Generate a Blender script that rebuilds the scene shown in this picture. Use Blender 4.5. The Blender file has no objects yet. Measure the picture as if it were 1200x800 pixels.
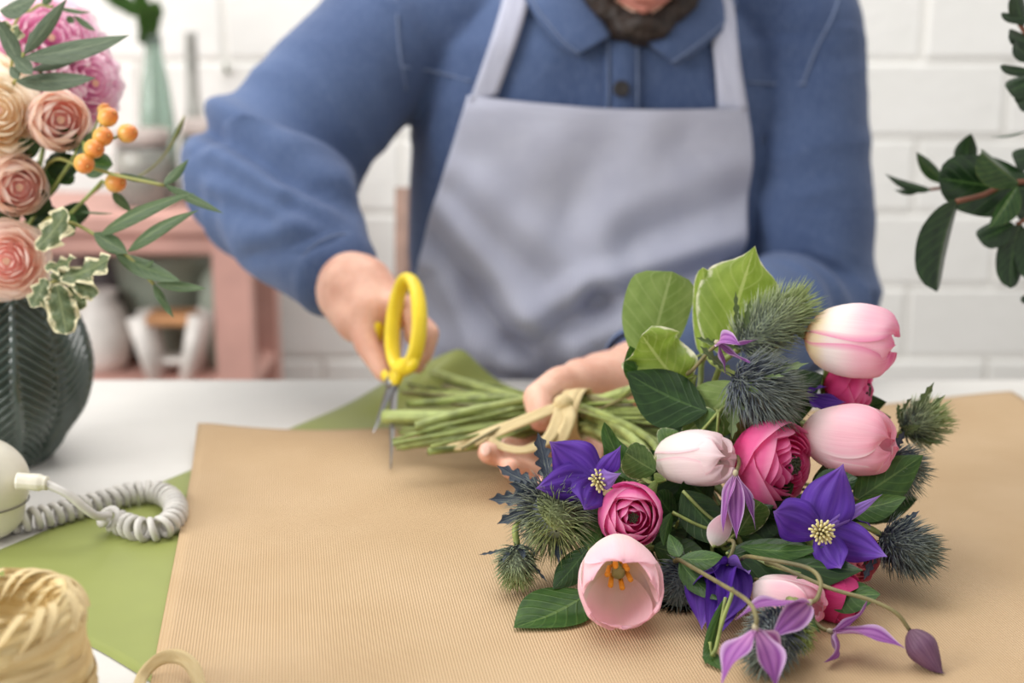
import bpy, math, random
import numpy as np
from mathutils import Vector, Matrix, Euler, noise as mnoise

random.seed(7); rng = np.random.default_rng(7)
SC = bpy.context.scene
COL = SC.collection
PI = math.pi
TZ = 0.75                      # table top height
CAMZ = TZ + 0.375
PITCH = math.radians(13.0)
FPX = 1667.0

# ------------------------------------------------------------------ camera
cd = bpy.data.cameras.new('camera'); cam = bpy.data.objects.new('camera', cd); COL.objects.link(cam)
cam.location = (0, 0, CAMZ); cam.rotation_euler = (PI/2 - PITCH, 0, 0)
cd.sensor_width = 36.0; cd.lens = 36.0*FPX/1200.0; cd.clip_start = 0.02
cd.dof.use_dof = True; cd.dof.focus_distance = 0.905; cd.dof.aperture_fstop = 4.2; cd.dof.aperture_blades = 0
SC.camera = cam

# ------------------------------------------------------------------ world and lights
w = bpy.data.worlds.new('World'); SC.world = w; w.use_nodes = True
bg = w.node_tree.nodes['Background']; bg.inputs[0].default_value = (1.0, 0.985, 0.96, 1); bg.inputs[1].default_value = 0.68
def area(name, loc, target, size, size_y, power, col=(1, 1, 1)):
    l = bpy.data.lights.new(name, 'AREA'); l.shape = 'RECTANGLE'; l.size = size; l.size_y = size_y; l.energy = power; l.color = col
    o = bpy.data.objects.new(name, l); COL.objects.link(o); o.location = loc
    o.rotation_euler = (Vector(target)-Vector(loc)).to_track_quat('-Z', 'Y').to_euler(); return o
area('ceiling_softlight', (-0.2, 1.75, 2.75), (0.1, 1.45, 0.75), 2.2, 1.6, 40, (1, 0.985, 0.955))
area('window_light', (-2.6, -0.3, 2.1), (0.1, 1.3, 0.9), 1.6, 1.8, 78, (1, 0.99, 0.97))
vs = SC.view_settings
vs.view_transform = 'Standard'; vs.look = 'None'; vs.gamma = 1.0; vs.use_curve_mapping = False; vs.exposure = 0.0

# ------------------------------------------------------------------ pixel helpers (1200 x 800 frame)
FW = Vector((0, math.cos(PITCH), -math.sin(PITCH))); UP = Vector((0, math.sin(PITCH), math.cos(PITCH))); CP = Vector((0, 0, CAMZ))
def ray(px, py): return FW + Vector((1, 0, 0))*((px-600)/FPX) - UP*((py-400)/FPX)
def W(px, py, Y):
    d = ray(px, py); return CP + d*(Y/d.y)
def G(px, py, z=TZ):
    d = ray(px, py); return CP + d*((z-CAMZ)/d.z)
def s2l(c): return tuple(((x/255.0)/12.92 if x/255.0 <= .04045 else ((x/255.0+.055)/1.055)**2.4) for x in c)
def C4(c): return (*s2l(c), 1.0)

# ------------------------------------------------------------------ materials
class NT:
    def __init__(s, name):
        s.m = bpy.data.materials.new(name); s.m.use_nodes = True; s.t = s.m.node_tree; s.t.nodes.clear()
        s.out = s.t.nodes.new('ShaderNodeOutputMaterial')
    def n(s, typ, ins=None, **kw):
        nd = s.t.nodes.new(typ)
        for k, v in kw.items(): setattr(nd, k, v)
        for k, v in (ins or {}).items(): s.set(nd, k, v)
        return nd
    def set(s, nd, k, v):
        if isinstance(v, bpy.types.NodeSocket): s.t.links.new(v, nd.inputs[k])
        else: nd.inputs[k].default_value = v
    def math(s, op, a, b=0.0, clamp=False):
        nd = s.n('ShaderNodeMath', {0: a, 1: b}, operation=op, use_clamp=clamp); return nd.outputs[0]
    def mix(s, f, a, b, bt='MIX'):
        nd = s.n('ShaderNodeMix', data_type='RGBA', blend_type=bt)
        s.set(nd, 0, f); s.set(nd, 6, a); s.set(nd, 7, b); return nd.outputs[2]
    def ramp(s, f, stops, interp='EASE'):
        nd = s.n('ShaderNodeValToRGB', {0: f}); cr = nd.color_ramp; cr.interpolation = interp
        while len(cr.elements) < len(stops): cr.elements.new(0.5)
        for e, (p, c) in zip(cr.elements, stops): e.position = p; e.color = C4(c)
        return nd.outputs[0]
    def noise(s, scale, detail=3.0, vec=None, rough=.55):
        ins = {'Scale': scale, 'Detail': detail, 'Roughness': rough}
        if vec is not None: ins['Vector'] = vec
        return s.n('ShaderNodeTexNoise', ins).outputs['Fac']
    def obj(s): return s.n('ShaderNodeTexCoord').outputs['Object']
    def uv(s): return s.n('ShaderNodeTexCoord').outputs['UV']
    def mapping(s, vec, scale=(1, 1, 1), rot=(0, 0, 0)):
        return s.n('ShaderNodeMapping', {'Vector': vec, 'Scale': scale, 'Rotation': rot}).outputs[0]
    def sep(s, vec): return s.n('ShaderNodeSeparateXYZ', {0: vec}).outputs
    def bump(s, h, strength=.3, dist=.002):
        return s.n('ShaderNodeBump', {'Height': h, 'Strength': strength, 'Distance': dist}).outputs[0]
    def finish(s, col, rough=.5, normal=None, metal=0.0, transl=0.0, spec=.5, trans=0.0, coat=0.0, alpha=1.0, sheen=0.0):
        b = s.n('ShaderNodeBsdfPrincipled', {'Base Color': col, 'Roughness': rough, 'Metallic': metal, 'Specular IOR Level': spec,
                'Transmission Weight': trans, 'Coat Weight': coat, 'Alpha': alpha, 'Sheen Weight': sheen})
        if normal is not None: s.set(b, 'Normal', normal)
        sh = b.outputs[0]
        if transl > 0:
            t = s.n('ShaderNodeBsdfTranslucent', {'Color': col})
            mx = s.n('ShaderNodeMixShader', {0: transl}); s.t.links.new(sh, mx.inputs[1]); s.t.links.new(t.outputs[0], mx.inputs[2]); sh = mx.outputs[0]
        s.t.links.new(sh, s.out.inputs[0]); return s.m

def plain(name, c, rough=.5, var=.12, scale=30, metal=0.0, transl=0.0, spec=.5, bumpamt=0.0, bumpscale=80, coat=0.0, sheen=0.0):
    n = NT(name); f = n.noise(scale, 4, n.obj())
    dark = tuple(int(x*(1-var)) for x in c); lite = tuple(min(255, int(x*(1+var*.6))) for x in c)
    col = n.ramp(f, [(.3, dark), (.7, lite)])
    nm = n.bump(n.noise(bumpscale, 4, n.obj()), bumpamt, .002) if bumpamt else None
    return n.finish(col, rough, nm, metal, transl, spec, coat=coat, sheen=sheen)

def petal_mat(name, stops, streak=.25, streakc=(255, 255, 255), transl=.4, rough=.55, freq=14, edge=None, stripes=None):
    n = NT(name); uv = n.uv(); x, y, z = n.sep(uv)
    col = n.ramp(y, stops)
    sv = n.mapping(uv, (freq, 1.6, 1)); nz = n.noise(1.0, 3, sv)
    f = n.math('MULTIPLY', n.math('SUBTRACT', nz, .42, True), streak*4, True)
    col = n.mix(f, col, C4(streakc))
    if stripes:
        sc, sn, amt = stripes; w_ = n.math('POWER', n.math('ADD', n.math('MULTIPLY', n.math('COSINE', n.math('MULTIPLY', n.math('SUBTRACT', x, .5), 2*PI*sn)), .5), .5), 2.0)
        w_ = n.math('MULTIPLY', w_, n.math('ADD', .5, nz)); col = n.mix(n.math('MULTIPLY', w_, amt, True), col, C4(sc))
    if edge:
        ec, pos = edge
        e = n.math('ABSOLUTE', n.math('SUBTRACT', n.math('MULTIPLY', x, 2.0), 1.0))
        ef = n.math('MULTIPLY', n.math('SUBTRACT', e, pos, True), 1.0/(1.0001-pos), True)
        col = n.mix(ef, col, C4(ec))
    nm = n.bump(n.noise(1.0, 2, n.mapping(uv, (26, 1.5, 1))), .25, .0012)
    return n.finish(col, rough, nm, transl=transl, spec=.3)

def leaf_mat(name, c1, c2, rib, edge=None, epos=.72, rough=.42, transl=.22, enoise=.35, spec=.45, coat=0.0):
    n = NT(name); uv = n.uv(); x, y, z = n.sep(uv)
    au = n.math('ABSOLUTE', n.math('SUBTRACT', n.math('MULTIPLY', x, 2.0), 1.0))
    col = n.ramp(n.noise(4.0, 4, uv), [(.3, c1), (.7, c2)])
    # side veins
    ph = n.math('ADD', n.math('MULTIPLY', y, 46.0), n.math('MULTIPLY', au, -14.0))
    vein = n.math('POWER', n.math('ADD', n.math('MULTIPLY', n.math('SINE', ph), .5), .5), 14.0)
    col = n.mix(n.math('MULTIPLY', vein, .28), col, C4(rib))
    mid = n.math('LESS_THAN', au, .045)
    col = n.mix(n.math('MULTIPLY', mid, .7), col, C4(rib))
    if edge:
        nz = n.math('MULTIPLY', n.math('SUBTRACT', n.noise(9.0, 3, uv), .5), enoise*2)
        tipf = n.math('MULTIPLY', n.math('POWER', n.math('ABSOLUTE', n.math('SUBTRACT', n.math('MULTIPLY', y, 2.0), 1.0)), 4.0), 1.0)
        m = n.math('MAXIMUM', au, tipf)
        ef = n.math('MULTIPLY', n.math('SUBTRACT', n.math('ADD', m, nz), epos, True), 7.0, True)
        col = n.mix(ef, col, C4(edge))
    nm = n.bump(vein, .25, .001)
    return n.finish(col, rough, nm, transl=transl, spec=spec, coat=coat)

# ------------------------------------------------------------------ mesh helpers
def grid_arrays(P, uflip=False):
    nv, nu, _ = P.shape
    i = np.arange(nv-1)[:, None]*nu + np.arange(nu-1)[None, :]
    i = i.ravel(); F = np.stack([i, i+1, i+nu+1, i+nu], 1)
    U, V = np.meshgrid(np.linspace(0, 1, nu), np.linspace(0, 1, nv))
    return P.reshape(-1, 3), F, np.stack([U.ravel(), V.ravel()], 1)
class MB:
    def __init__(s): s.v = []; s.f = []; s.uv = []; s.n = 0
    def add(s, V, F, UV=None):
        V = np.asarray(V, float); F = [tuple(int(a)+s.n for a in f) for f in F]
        s.v.append(V); s.f += F; s.uv.append(np.zeros((len(V), 2)) if UV is None else np.asarray(UV, float)); s.n += len(V); return s
    def grid(s, P): return s.add(*grid_arrays(P))
    def tube(s, pts, rad, n=8, caps=True, flat=None):
        return s.add(*tube_arrays(pts, rad, n, caps, flat))
    def box(s, c, d, rot=None):
        c = np.array(c, float); d = np.array(d, float)/2
        V = np.array([[x, y, z] for x in (-1, 1) for y in (-1, 1) for z in (-1, 1)])*d
        if rot is not None: V = V @ np.array(rot).T
        return s.add(V+c, [(0, 1, 3, 2), (4, 6, 7, 5), (0, 4, 5, 1), (2, 3, 7, 6), (0, 2, 6, 4), (1, 5, 7, 3)])
    def lathe(s, prof, n=40, c=(0, 0, 0)):
        prof = np.array(prof, float); a = np.linspace(0, 2*PI, n+1)
        P = np.stack([np.outer(prof[:, 0], np.cos(a)), np.outer(prof[:, 0], np.sin(a)), np.outer(prof[:, 1], np.ones(n+1))], 2)+np.array(c)
        return s.add(*grid_arrays(P))
    def ball(s, c, r, n=12, m=10, M=None):
        th = np.linspace(0, PI, m); a = np.linspace(0, 2*PI, n+1); r = np.array(r)*np.ones(3)
        P = np.stack([np.outer(np.sin(th), np.cos(a))*r[0], np.outer(np.sin(th), np.sin(a))*r[1], np.outer(-np.cos(th), np.ones(n+1))*r[2]], 2)
        if M is not None: P = P @ np.array(M).T
        return s.add(*grid_arrays(P+np.array(c)))
    def mesh(s, name, mat=None, smooth=True, M=None):
        V = np.concatenate(s.v); UV = np.concatenate(s.uv)
        if M is not None:
            Mi = np.array(M); V = V @ Mi[:3, :3].T + Mi[:3, 3]
        me = bpy.data.meshes.new(name); me.from_pydata(V.tolist(), [], s.f)
        ul = me.uv_layers.new(name='UVMap'); li = np.empty(len(me.loops), np.int32); me.loops.foreach_get('vertex_index', li)
        ul.data.foreach_set('uv', UV[li].ravel())
        if smooth: me.polygons.foreach_set('use_smooth', [True]*len(me.polygons))
        if mat: me.materials.append(mat)
        return me
def catmull(pts, per=8):
    p = [np.array(q, float) for q in pts]; p = [2*p[0]-p[1]]+p+[2*p[-1]-p[-2]]; out = []
    for i in range(1, len(p)-2):
        for t in np.linspace(0, 1, per, endpoint=False):
            a, b, c, d = p[i-1], p[i], p[i+1], p[i+2]
            out.append(.5*((2*b)+(c-a)*t+(2*a-5*b+4*c-d)*t*t+(3*b-a-3*c+d)*t**3))
    out.append(p[-2]); return np.array(out)
def frames(pts):
    T = np.gradient(pts, axis=0); T /= np.linalg.norm(T, axis=1)[:, None]+1e-12
    n = np.cross(T[0], (0, 0, 1)); n = n if np.linalg.norm(n) > 1e-3 else np.array((1., 0, 0)); n /= np.linalg.norm(n)
    Ns = []
    for t in T:
        n = n-t*np.dot(n, t); n /= np.linalg.norm(n)+1e-12; Ns.append(n)
    Ns = np.array(Ns); return T, Ns, np.cross(T, Ns)
def tube_arrays(pts, rad, n=8, caps=True, flat=None):
    pts = np.array(pts, float); rad = np.array(rad)*np.ones(len(pts)); T, N, B = frames(pts)
    if caps:
        pts = np.concatenate([pts[:1], pts, pts[-1:]]); rad = np.concatenate([[1e-5], rad, [1e-5]])
        N = np.concatenate([N[:1], N, N[-1:]]); B = np.concatenate([B[:1], B, B[-1:]])
    a = np.linspace(0, 2*PI, n+1); f = 1.0 if flat is None else flat
    P = pts[:, None, :]+rad[:, None, None]*(np.cos(a)[None, :, None]*N[:, None, :]+f*np.sin(a)[None, :, None]*B[:, None, :])
    return grid_arrays(P)
def spl(xs, ys, v):
    c = catmull(np.stack([xs, ys], 1), 14); return np.interp(v, c[:, 0], c[:, 1])
def sstep(a, b, x): t = np.clip((x-a)/(b-a), 0, 1); return t*t*(3-2*t)

def obj(name, me, parent=None, M=None):
    o = bpy.data.objects.new(name, me); COL.objects.link(o)
    if parent: o.parent = parent
    if M is not None: o.matrix_basis = M
    return o
def tag(o, label=None, cat=None, group=None, kind=None):
    if label: o['label'] = label
    if cat: o['category'] = cat
    if group: o['group'] = group
    if kind: o['kind'] = kind
    return o
def empty(name, M, label, cat, group=None):
    o = bpy.data.objects.new(name, None); COL.objects.link(o); o.empty_display_size = .02
    o.matrix_basis = M if isinstance(M, Matrix) else Matrix.Translation(M)
    return tag(o, label, cat, group)
def frame_mat(p, axis, roll=0.0, scale=1.0, xhint=None):
    z = Vector(axis).normalized(); h = Vector(xhint) if xhint is not None else (Vector((0, 0, 1)) if abs(z.z) < .95 else Vector((0, 1, 0)))
    x = (h-z*h.dot(z)).normalized(); y = z.cross(x)
    R = Matrix((x, y, z)).transposed().to_4x4()
    return Matrix.Translation(p) @ R @ Matrix.Rotation(roll, 4, 'Z') @ Matrix.Scale(scale, 4)
def wpart(name, mb, mat, root, smooth=True, M=None):
    """a part whose mesh was laid out in world space: stored in the thing's own space"""
    Mi = (root.matrix_basis if M is None else M).inverted()
    return obj(name, mb.mesh(name, mat, smooth, Mi), root)
RZ = lambda a: Matrix.Rotation(a, 4, 'Z')

# strip: petals and leaves.  Grows from the origin along +Z bending towards +X, width along Y
def strip_P(L, Wd, a0, a1, wx, wy, cup=.2, ruf=0., rufn=3, nu=9, nv=16, ph=0., amid=None, vcup=0.0, groove=0.0):
    v = np.linspace(0, 1, nv); u = np.linspace(-1, 1, nu)
    ang = a0+(a1-a0)*v if amid is None else spl([0, .5, 1], [a0, amid, a1], v)
    dl = L/(nv-1); am = (ang[1:]+ang[:-1])/2
    cx = np.concatenate([[0], np.cumsum(np.sin(am))*dl]); cz = np.concatenate([[0], np.cumsum(np.cos(am))*dl])
    wv = np.maximum(spl(wx, wy, v), 0)*Wd
    U, V = np.meshgrid(u, v); wv2 = wv[:, None]
    nx = -np.cos(ang)[:, None]; nz = np.sin(ang)[:, None]
    off = cup*wv2*U**2 + vcup*wv2*np.abs(U) + ruf*wv2*np.sin(rufn*PI*V+ph+U*1.3)*np.abs(U)**1.5 + groove*wv2*np.cos(U*3*PI)
    return np.stack([cx[:, None]+nx*off, wv2*U, cz[:, None]+nz*off], 2)
LEAFW = ([0, .12, .35, .6, .85, 1], [.06, .5, .95, .9, .4, .0])
LANCE = ([0, .15, .4, .7, 1], [.1, .7, 1., .7, .0])
ROUND = ([0, .1, .4, .75, .93, 1], [.08, .55, .98, .9, .5, .0])
PETW = ([0, .15, .5, .8, 1], [.18, .55, 1., .7, .0])
SEPW = ([0, .1, .34, .58, .8, .92, 1], [.25, .6, 1., .88, .40, .12, .0])

def leaf_mesh(name, base, tip, nrm, Wd, mat, bend=.35, prof=LEAFW, cup=.25, ruf=.0, rufn=4, vcup=0.0, lenk=1.0, nu=9, nv=18):
    base = Vector(base); tip = Vector(tip); d = tip-base; L = d.length*(1+bend*bend/6.0)*lenk
    P = strip_P(L, Wd, -bend, bend, prof[0], prof[1], cup, ruf, rufn, nu, nv, random.random()*6, vcup=vcup)
    # local X is the normal side the blade bends towards
    M = frame_mat(base, d, 0, 1, nrm)
    mb = MB(); mb.grid(P); return mb, M
def leaf(root, base, tip, nrm, Wd, mat, **k):
    mb, M = leaf_mesh('leaf', base, tip, nrm, Wd, mat, **k)
    return obj(k.get('name', 'leaf') if False else 'leaf', mb.mesh('leaf', mat), root, root.matrix_basis.inverted() @ M)

# ================================================================== SETTING
def brick_wall():
    base = NT('painted_mortar'); mort = base.finish(C4((236, 234, 229)), .8, base.bump(base.noise(60, 4, base.obj()), .4, .004))
    n = NT('white_painted_brick')
    col = n.ramp(n.noise(2.2, 5, n.obj()), [(.3, (240, 239, 235)), (.7, (248, 247, 244))])
    bm_ = n.finish(col, .6, n.bump(n.noise(45, 5, n.obj()), .5, .004))
    Y = 2.62
    wall = obj('wall_back', MB().box((0, Y+.038, 1.35), (4.6, .12, 2.7)).mesh('wall_back', mort, False)); tag(wall, 'white painted brick wall behind the florist', 'wall', kind='structure')
    bw, bh, gx = .312, .137, .007
    # one slightly rounded brick, shared by all
    def brick(wd):
        a, d, h, e = (wd-gx)/2, .028, (bh-gx)/2, .005
        V = [(-a, d, -h), (a, d, -h), (a, d, h), (-a, d, h), (-a, -d+e, -h), (a, -d+e, -h), (a, -d+e, h), (-a, -d+e, h),
             (-a+e, -d, -h+e), (a-e, -d, -h+e), (a-e, -d, h-e), (-a+e, -d, h-e)]
        F = [(8, 9, 10, 11), (4, 5, 9, 8), (5, 6, 10, 9), (6, 7, 11, 10), (7, 4, 8, 11), (0, 1, 5, 4), (1, 2, 6, 5), (2, 3, 7, 6), (3, 0, 4, 7)]
        return MB().add(V, F).mesh('brick', bm_, False)
    me = brick(bw); z0 = W(1100, 416, Y).z; xk = W(1160, 300, Y).x
    r0 = int(math.floor(-z0/bh)) if False else -int(z0//bh)
    for r in range(r0, r0+18):
        zc = z0+(r+.5)*bh
        if zc < .02 or zc > 2.6: continue
        off = 0 if r % 2 else bw/2
        for k in range(-9, 6):
            x = xk+off+(k+.5)*bw
            if abs(x) > 2.15: continue
            b = obj('brick', me, wall, Matrix.Translation((x, Y+random.uniform(-.0025, .0025), zc)))
brick_wall()
n = NT('grey_floor'); fm = n.finish(n.ramp(n.noise(3, 5, n.obj()), [(.3, (120, 112, 104)), (.7, (150, 142, 132))]), .6)
tag(obj('floor', MB().box((0, 1.0, -.02), (6, 4.6, .04)).mesh('floor', fm, False)), 'grey concrete floor under the table', 'floor', kind='structure')

# ------------------------------------------------------------------ table
TE = G(300, 444).y
tm = plain('white_table_paint', (214, 211, 206), .42, .03, 6, bumpamt=.05)
tb = empty('work_table', (0, .9, 0), 'large white painted work table under the papers and flowers', 'table')
def bevbox(c, d, e=.004):
    c = np.array(c); d = np.array(d)/2; mb = MB()
    xs = [-d[0], -d[0]+e, d[0]-e, d[0]]
    V = []; 
    for z, i in ((-d[2], e), (-d[2]+e, 0), (d[2]-e, 0), (d[2], e)):
        V += [(-d[0]+i, -d[1]+i, z), (d[0]-i, -d[1]+i, z), (d[0]-i, d[1]-i, z), (-d[0]+i, d[1]-i, z)]
    F = [(3, 2, 1, 0), (12, 13, 14, 15)]
    for l in range(3):
        for k in range(4): F.append((l*4+k, l*4+(k+1) % 4, l*4+4+(k+1) % 4, l*4+4+k))
    return np.array(V)+c, F
ty0, tx = .33, 1.15
wpart('table_top', MB().add(*bevbox((0, (ty0+TE)/2, TZ-.0175), (2*tx, TE-ty0, .035))), tm, tb, False)
for sx in (-1, 1):
    for yy in (ty0+.06, TE-.06):
        wpart('leg', MB().add(*bevbox((sx*(tx-.06), yy, (TZ-.035)/2), (.06, .06, TZ-.035))), tm, tb, False)
wpart('side_rail', MB().add(*bevbox((0, ty0+.06, TZ-.075), (2*tx-.18, .022, .08))), tm, tb, False)

# ------------------------------------------------------------------ papers
def kraft():
    n = NT('brown_kraft_paper'); x, y, z = n.sep(n.uv())
    wv = n.math('SINE', n.math('MULTIPLY', x, 2*PI*430))
    col = n.ramp(n.noise(5, 5, n.uv()), [(.3, (187, 159, 123)), (.7, (198, 171, 136))])
    col = n.mix(n.math('MULTIPLY', n.math('ADD', n.math('MULTIPLY', wv, .5), .5), .22), col, C4((172, 130, 84)))
    m = n.finish(col, .62, n.bump(wv, .35, .0006), spec=.3)
    A = G(232, 503, TZ+.012); Bp = G(1185, 461, TZ+.01); Cp = G(183, 770, TZ+.003)
    A, Bp, Cp = [np.array((p.x, p.y)) for p in (A, Bp, Cp)]
    ey = Cp-A; ey = ey/np.linalg.norm(ey)*.82; ex = Bp-A
    nu, nv = 90, 90; U, V = np.meshgrid(np.linspace(0, 1, nu), np.linspace(0, 1, nv))
    X = A[0]+ex[0]*U+ey[0]*V; Y = A[1]+ex[1]*U+ey[1]*V
    Z = TZ+.0022+.011*np.exp(-(U/.09)**2-(V/.07)**2)+.008*np.exp(-((1-U)/.16)**2-(V/.08)**2)+.003*np.exp(-(U/.03)**2)*(1-V)
    Z += .0008*(1+np.sin(U*7+V*4))*np.exp(-V*3)+.0006*(1+np.sin(U*13-V*9))
    # soft dents right of the bouquet
    o = obj('kraft_paper', MB().grid(np.stack([X, Y, Z], 2)).mesh('kraft_paper', m))
    md = o.modifiers.new('thickness', 'SOLIDIFY'); md.thickness = .0004
    tag(o, 'brown ribbed kraft paper sheet spread beneath the bouquet', 'paper')
kraft()
def green_paper():
    m = plain('olive_green_paper', (142, 150, 78), .5, .05, 5)
    S0 = np.array((-.405, .885)); E1 = np.array([G(445, 459).x, G(445, 459).y])
    d = (E1-S0)/np.linalg.norm(E1-S0); q = np.array((d[1], -d[0])); Ls = np.linalg.norm(E1-S0)+.055
    nu, nv = 70, 60; U, V = np.meshgrid(np.linspace(0, 1, nu), np.linspace(0, 1, nv))   # U along back edge, V into the sheet
    b = 0.0*V
    t = V*.50
    X = S0[0]+d[0]*(Ls*U+b)+q[0]*t; Y = S0[1]+d[1]*(Ls*U+b)+q[1]*t
    Z = TZ+.0008+.00*U
    # lower edge sweeps towards the camera
    Y = Y-(1-U)**3*.05*sstep(.26, .6, V)
    # far corner lifts off the table
    lift = sstep(.74, 1.0, U)*np.exp(-np.abs((V-.09)/.12)**1.4)
    Z = Z+.052*lift**1.3; Y = Y-.06*lift; X = X+.018*lift
    o = obj('green_paper', MB().grid(np.stack([X, Y, Z], 2)).mesh('green_paper', m))
    md = o.modifiers.new('thickness', 'SOLIDIFY'); md.thickness = .0003
    tag(o, 'olive green wrapping paper lying under the kraft sheet and telephone cord', 'paper')
green_paper()

# ================================================================== PERSON
SKIN = None
def skin_mat():
    n = NT('skin'); c = n.ramp(n.noise(40, 4, n.obj()), [(.3, (214, 160, 138)), (.7, (232, 186, 164))])
    b = n.n('ShaderNodeBsdfPrincipled', {'Base Color': c, 'Roughness': .5, 'Subsurface Weight': .25, 'Subsurface Radius': (.012, .005, .003), 'Subsurface Scale': 1.0, 'Normal': n.bump(n.noise(300, 3, n.obj()), .15, .001)})
    n.t.links.new(b.outputs[0], n.out.inputs[0]); return n.m
SKIN = skin_mat()
def capsule(mb, a, b, ra, rb, n=16, sq=1.0, hint=None):
    """tapered capsule between two joints (closed), optionally flattened by sq along the hint normal"""
    a = np.array(a, float); b = np.array(b, float); d = b-a; L = np.linalg.norm(d)
    if L < 1e-6: d = np.array((0, 0, 1.)); L = 1e-6
    t = d/L; h = np.array(hint if hint is not None else ((0, 0, 1.) if abs(t[2]) < .9 else (1., 0, 0)), float)
    nn = h-t*np.dot(h, t); nn /= np.linalg.norm(nn); bb = np.cross(t, nn)
    prof = []
    for k in np.linspace(0, PI/2, 6): prof.append((-ra*math.cos(k), ra*math.sin(k)))
    for k in np.linspace(PI/2, 0, 6): prof.append((L+rb*math.cos(k), rb*math.sin(k)))
    ang = np.linspace(0, 2*PI, n, endpoint=False)
    V = [a+t*prof[0][0]]; F = []
    for s, r in prof[1:-1]:
        for x in ang: V.append(a+t*s+r*(math.cos(x)*nn*sq+math.sin(x)*bb))
    V.append(a+t*prof[-1][0]); m = len(prof)-2
    for j in range(n): F.append((0, 1+(j+1) % n, 1+j))
    for i in range(m-1):
        for j in range(n): F.append((1+i*n+j, 1+i*n+(j+1) % n, 1+(i+1)*n+(j+1) % n, 1+(i+1)*n+j))
    e = len(V)-1
    for j in range(n): F.append((1+(m-1)*n+j, 1+(m-1)*n+(j+1) % n, e))
    mb.add(V, F)
def chain(mb, pts, rads, **k):
    for i in range(len(pts)-1): capsule(mb, pts[i], pts[i+1], rads[i], rads[i+1], **k)
def closed_loft(mb, secs, n=48, p=2.5):
    """closed solid from super-elliptic sections (cx,cy,z,a,b)"""
    ang = np.linspace(0, 2*PI, n, endpoint=False); V = []; F = []
    for cx, cy, z, a, b in secs:
        c, s = np.cos(ang), np.sin(ang)
        x = cx+a*np.sign(c)*np.abs(c)**(2/p); y = cy+b*np.sign(s)*np.abs(s)**(2/p)
        V += [(x[i], y[i], z) for i in range(n)]
    m = len(secs)
    for i in range(m-1):
        for j in range(n): F.append((i*n+j, i*n+(j+1) % n, (i+1)*n+(j+1) % n, (i+1)*n+j))
    F.append(tuple(range(n-1, -1, -1))); F.append(tuple((m-1)*n+j for j in range(n)))
    mb.add(V, F)
def remesh(mb, name, voxel, smooth_it=4, fac=.5):
    me = mb.mesh(name+'_src'); o = bpy.data.objects.new(name+'_src', me); COL.objects.link(o)
    r = o.modifiers.new('r', 'REMESH'); r.mode = 'VOXEL'; r.voxel_size = voxel; r.use_smooth_shade = True
    if smooth_it:
        s = o.modifiers.new('s', 'SMOOTH'); s.factor = fac; s.iterations = smooth_it
    bpy.context.view_layer.update(); dg = bpy.context.evaluated_depsgraph_get()
    out = bpy.data.meshes.new_from_object(o.evaluated_get(dg)); out.name = name
    bpy.data.objects.remove(o); out.materials.clear()
    out.polygons.foreach_set('use_smooth', [True]*len(out.polygons)); return out
def co_of(me):
    a = np.empty(len(me.vertices)*3); me.vertices.foreach_get('co', a); nn = np.empty(len(me.vertices)*3); me.vertices.foreach_get('normal', nn)
    return a.reshape(-1, 3), nn.reshape(-1, 3)
def set_co(me, a): me.vertices.foreach_set('co', a.ravel()); me.update()

TC = W(692, 200, 1.62).x                   # torso centre line
# torso sections: cx, cy, z, half width, half depth
TORSO = [(TC, 1.66, .48, .185, .125), (TC, 1.645, .62, .192, .130), (TC, 1.635, .74, .200, .132), (TC, 1.625, .84, .205, .130), (TC+.002, 1.615, .94, .207, .126),
         (TC+.004, 1.60, 1.03, .203, .118), (TC+.006, 1.592, 1.09, .185, .105), (TC+.008, 1.588, 1.135, .145, .085), (TC+.01, 1.585, 1.17, .085, .068)]
def torso_front(x, z):
    """y of the front of the torso"""
    zs = [s[2] for s in TORSO]; g = lambda i: np.interp(z, zs, [s[i] for s in TORSO])
    q = np.clip(np.abs((x-g(0))/g(3)), 0, .985); return g(1)-g(4)*(1-q**2.5)**(1/2.5)
# right arm of the florist (left in the photograph)
SR, ER, WR = W(462, 40, 1.585), W(300, 205, 1.50), W(402, 332, 1.335)
SL, EL, WL = W(930, 30, 1.60), W(958, 355, 1.54), W(738, 440, 1.235)
HC = W(752, -104, 1.505)                    # head centre
person = empty('person', (TC, 1.66, .0), 'seated florist in denim shirt and grey apron cutting flower stems', 'person')

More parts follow.
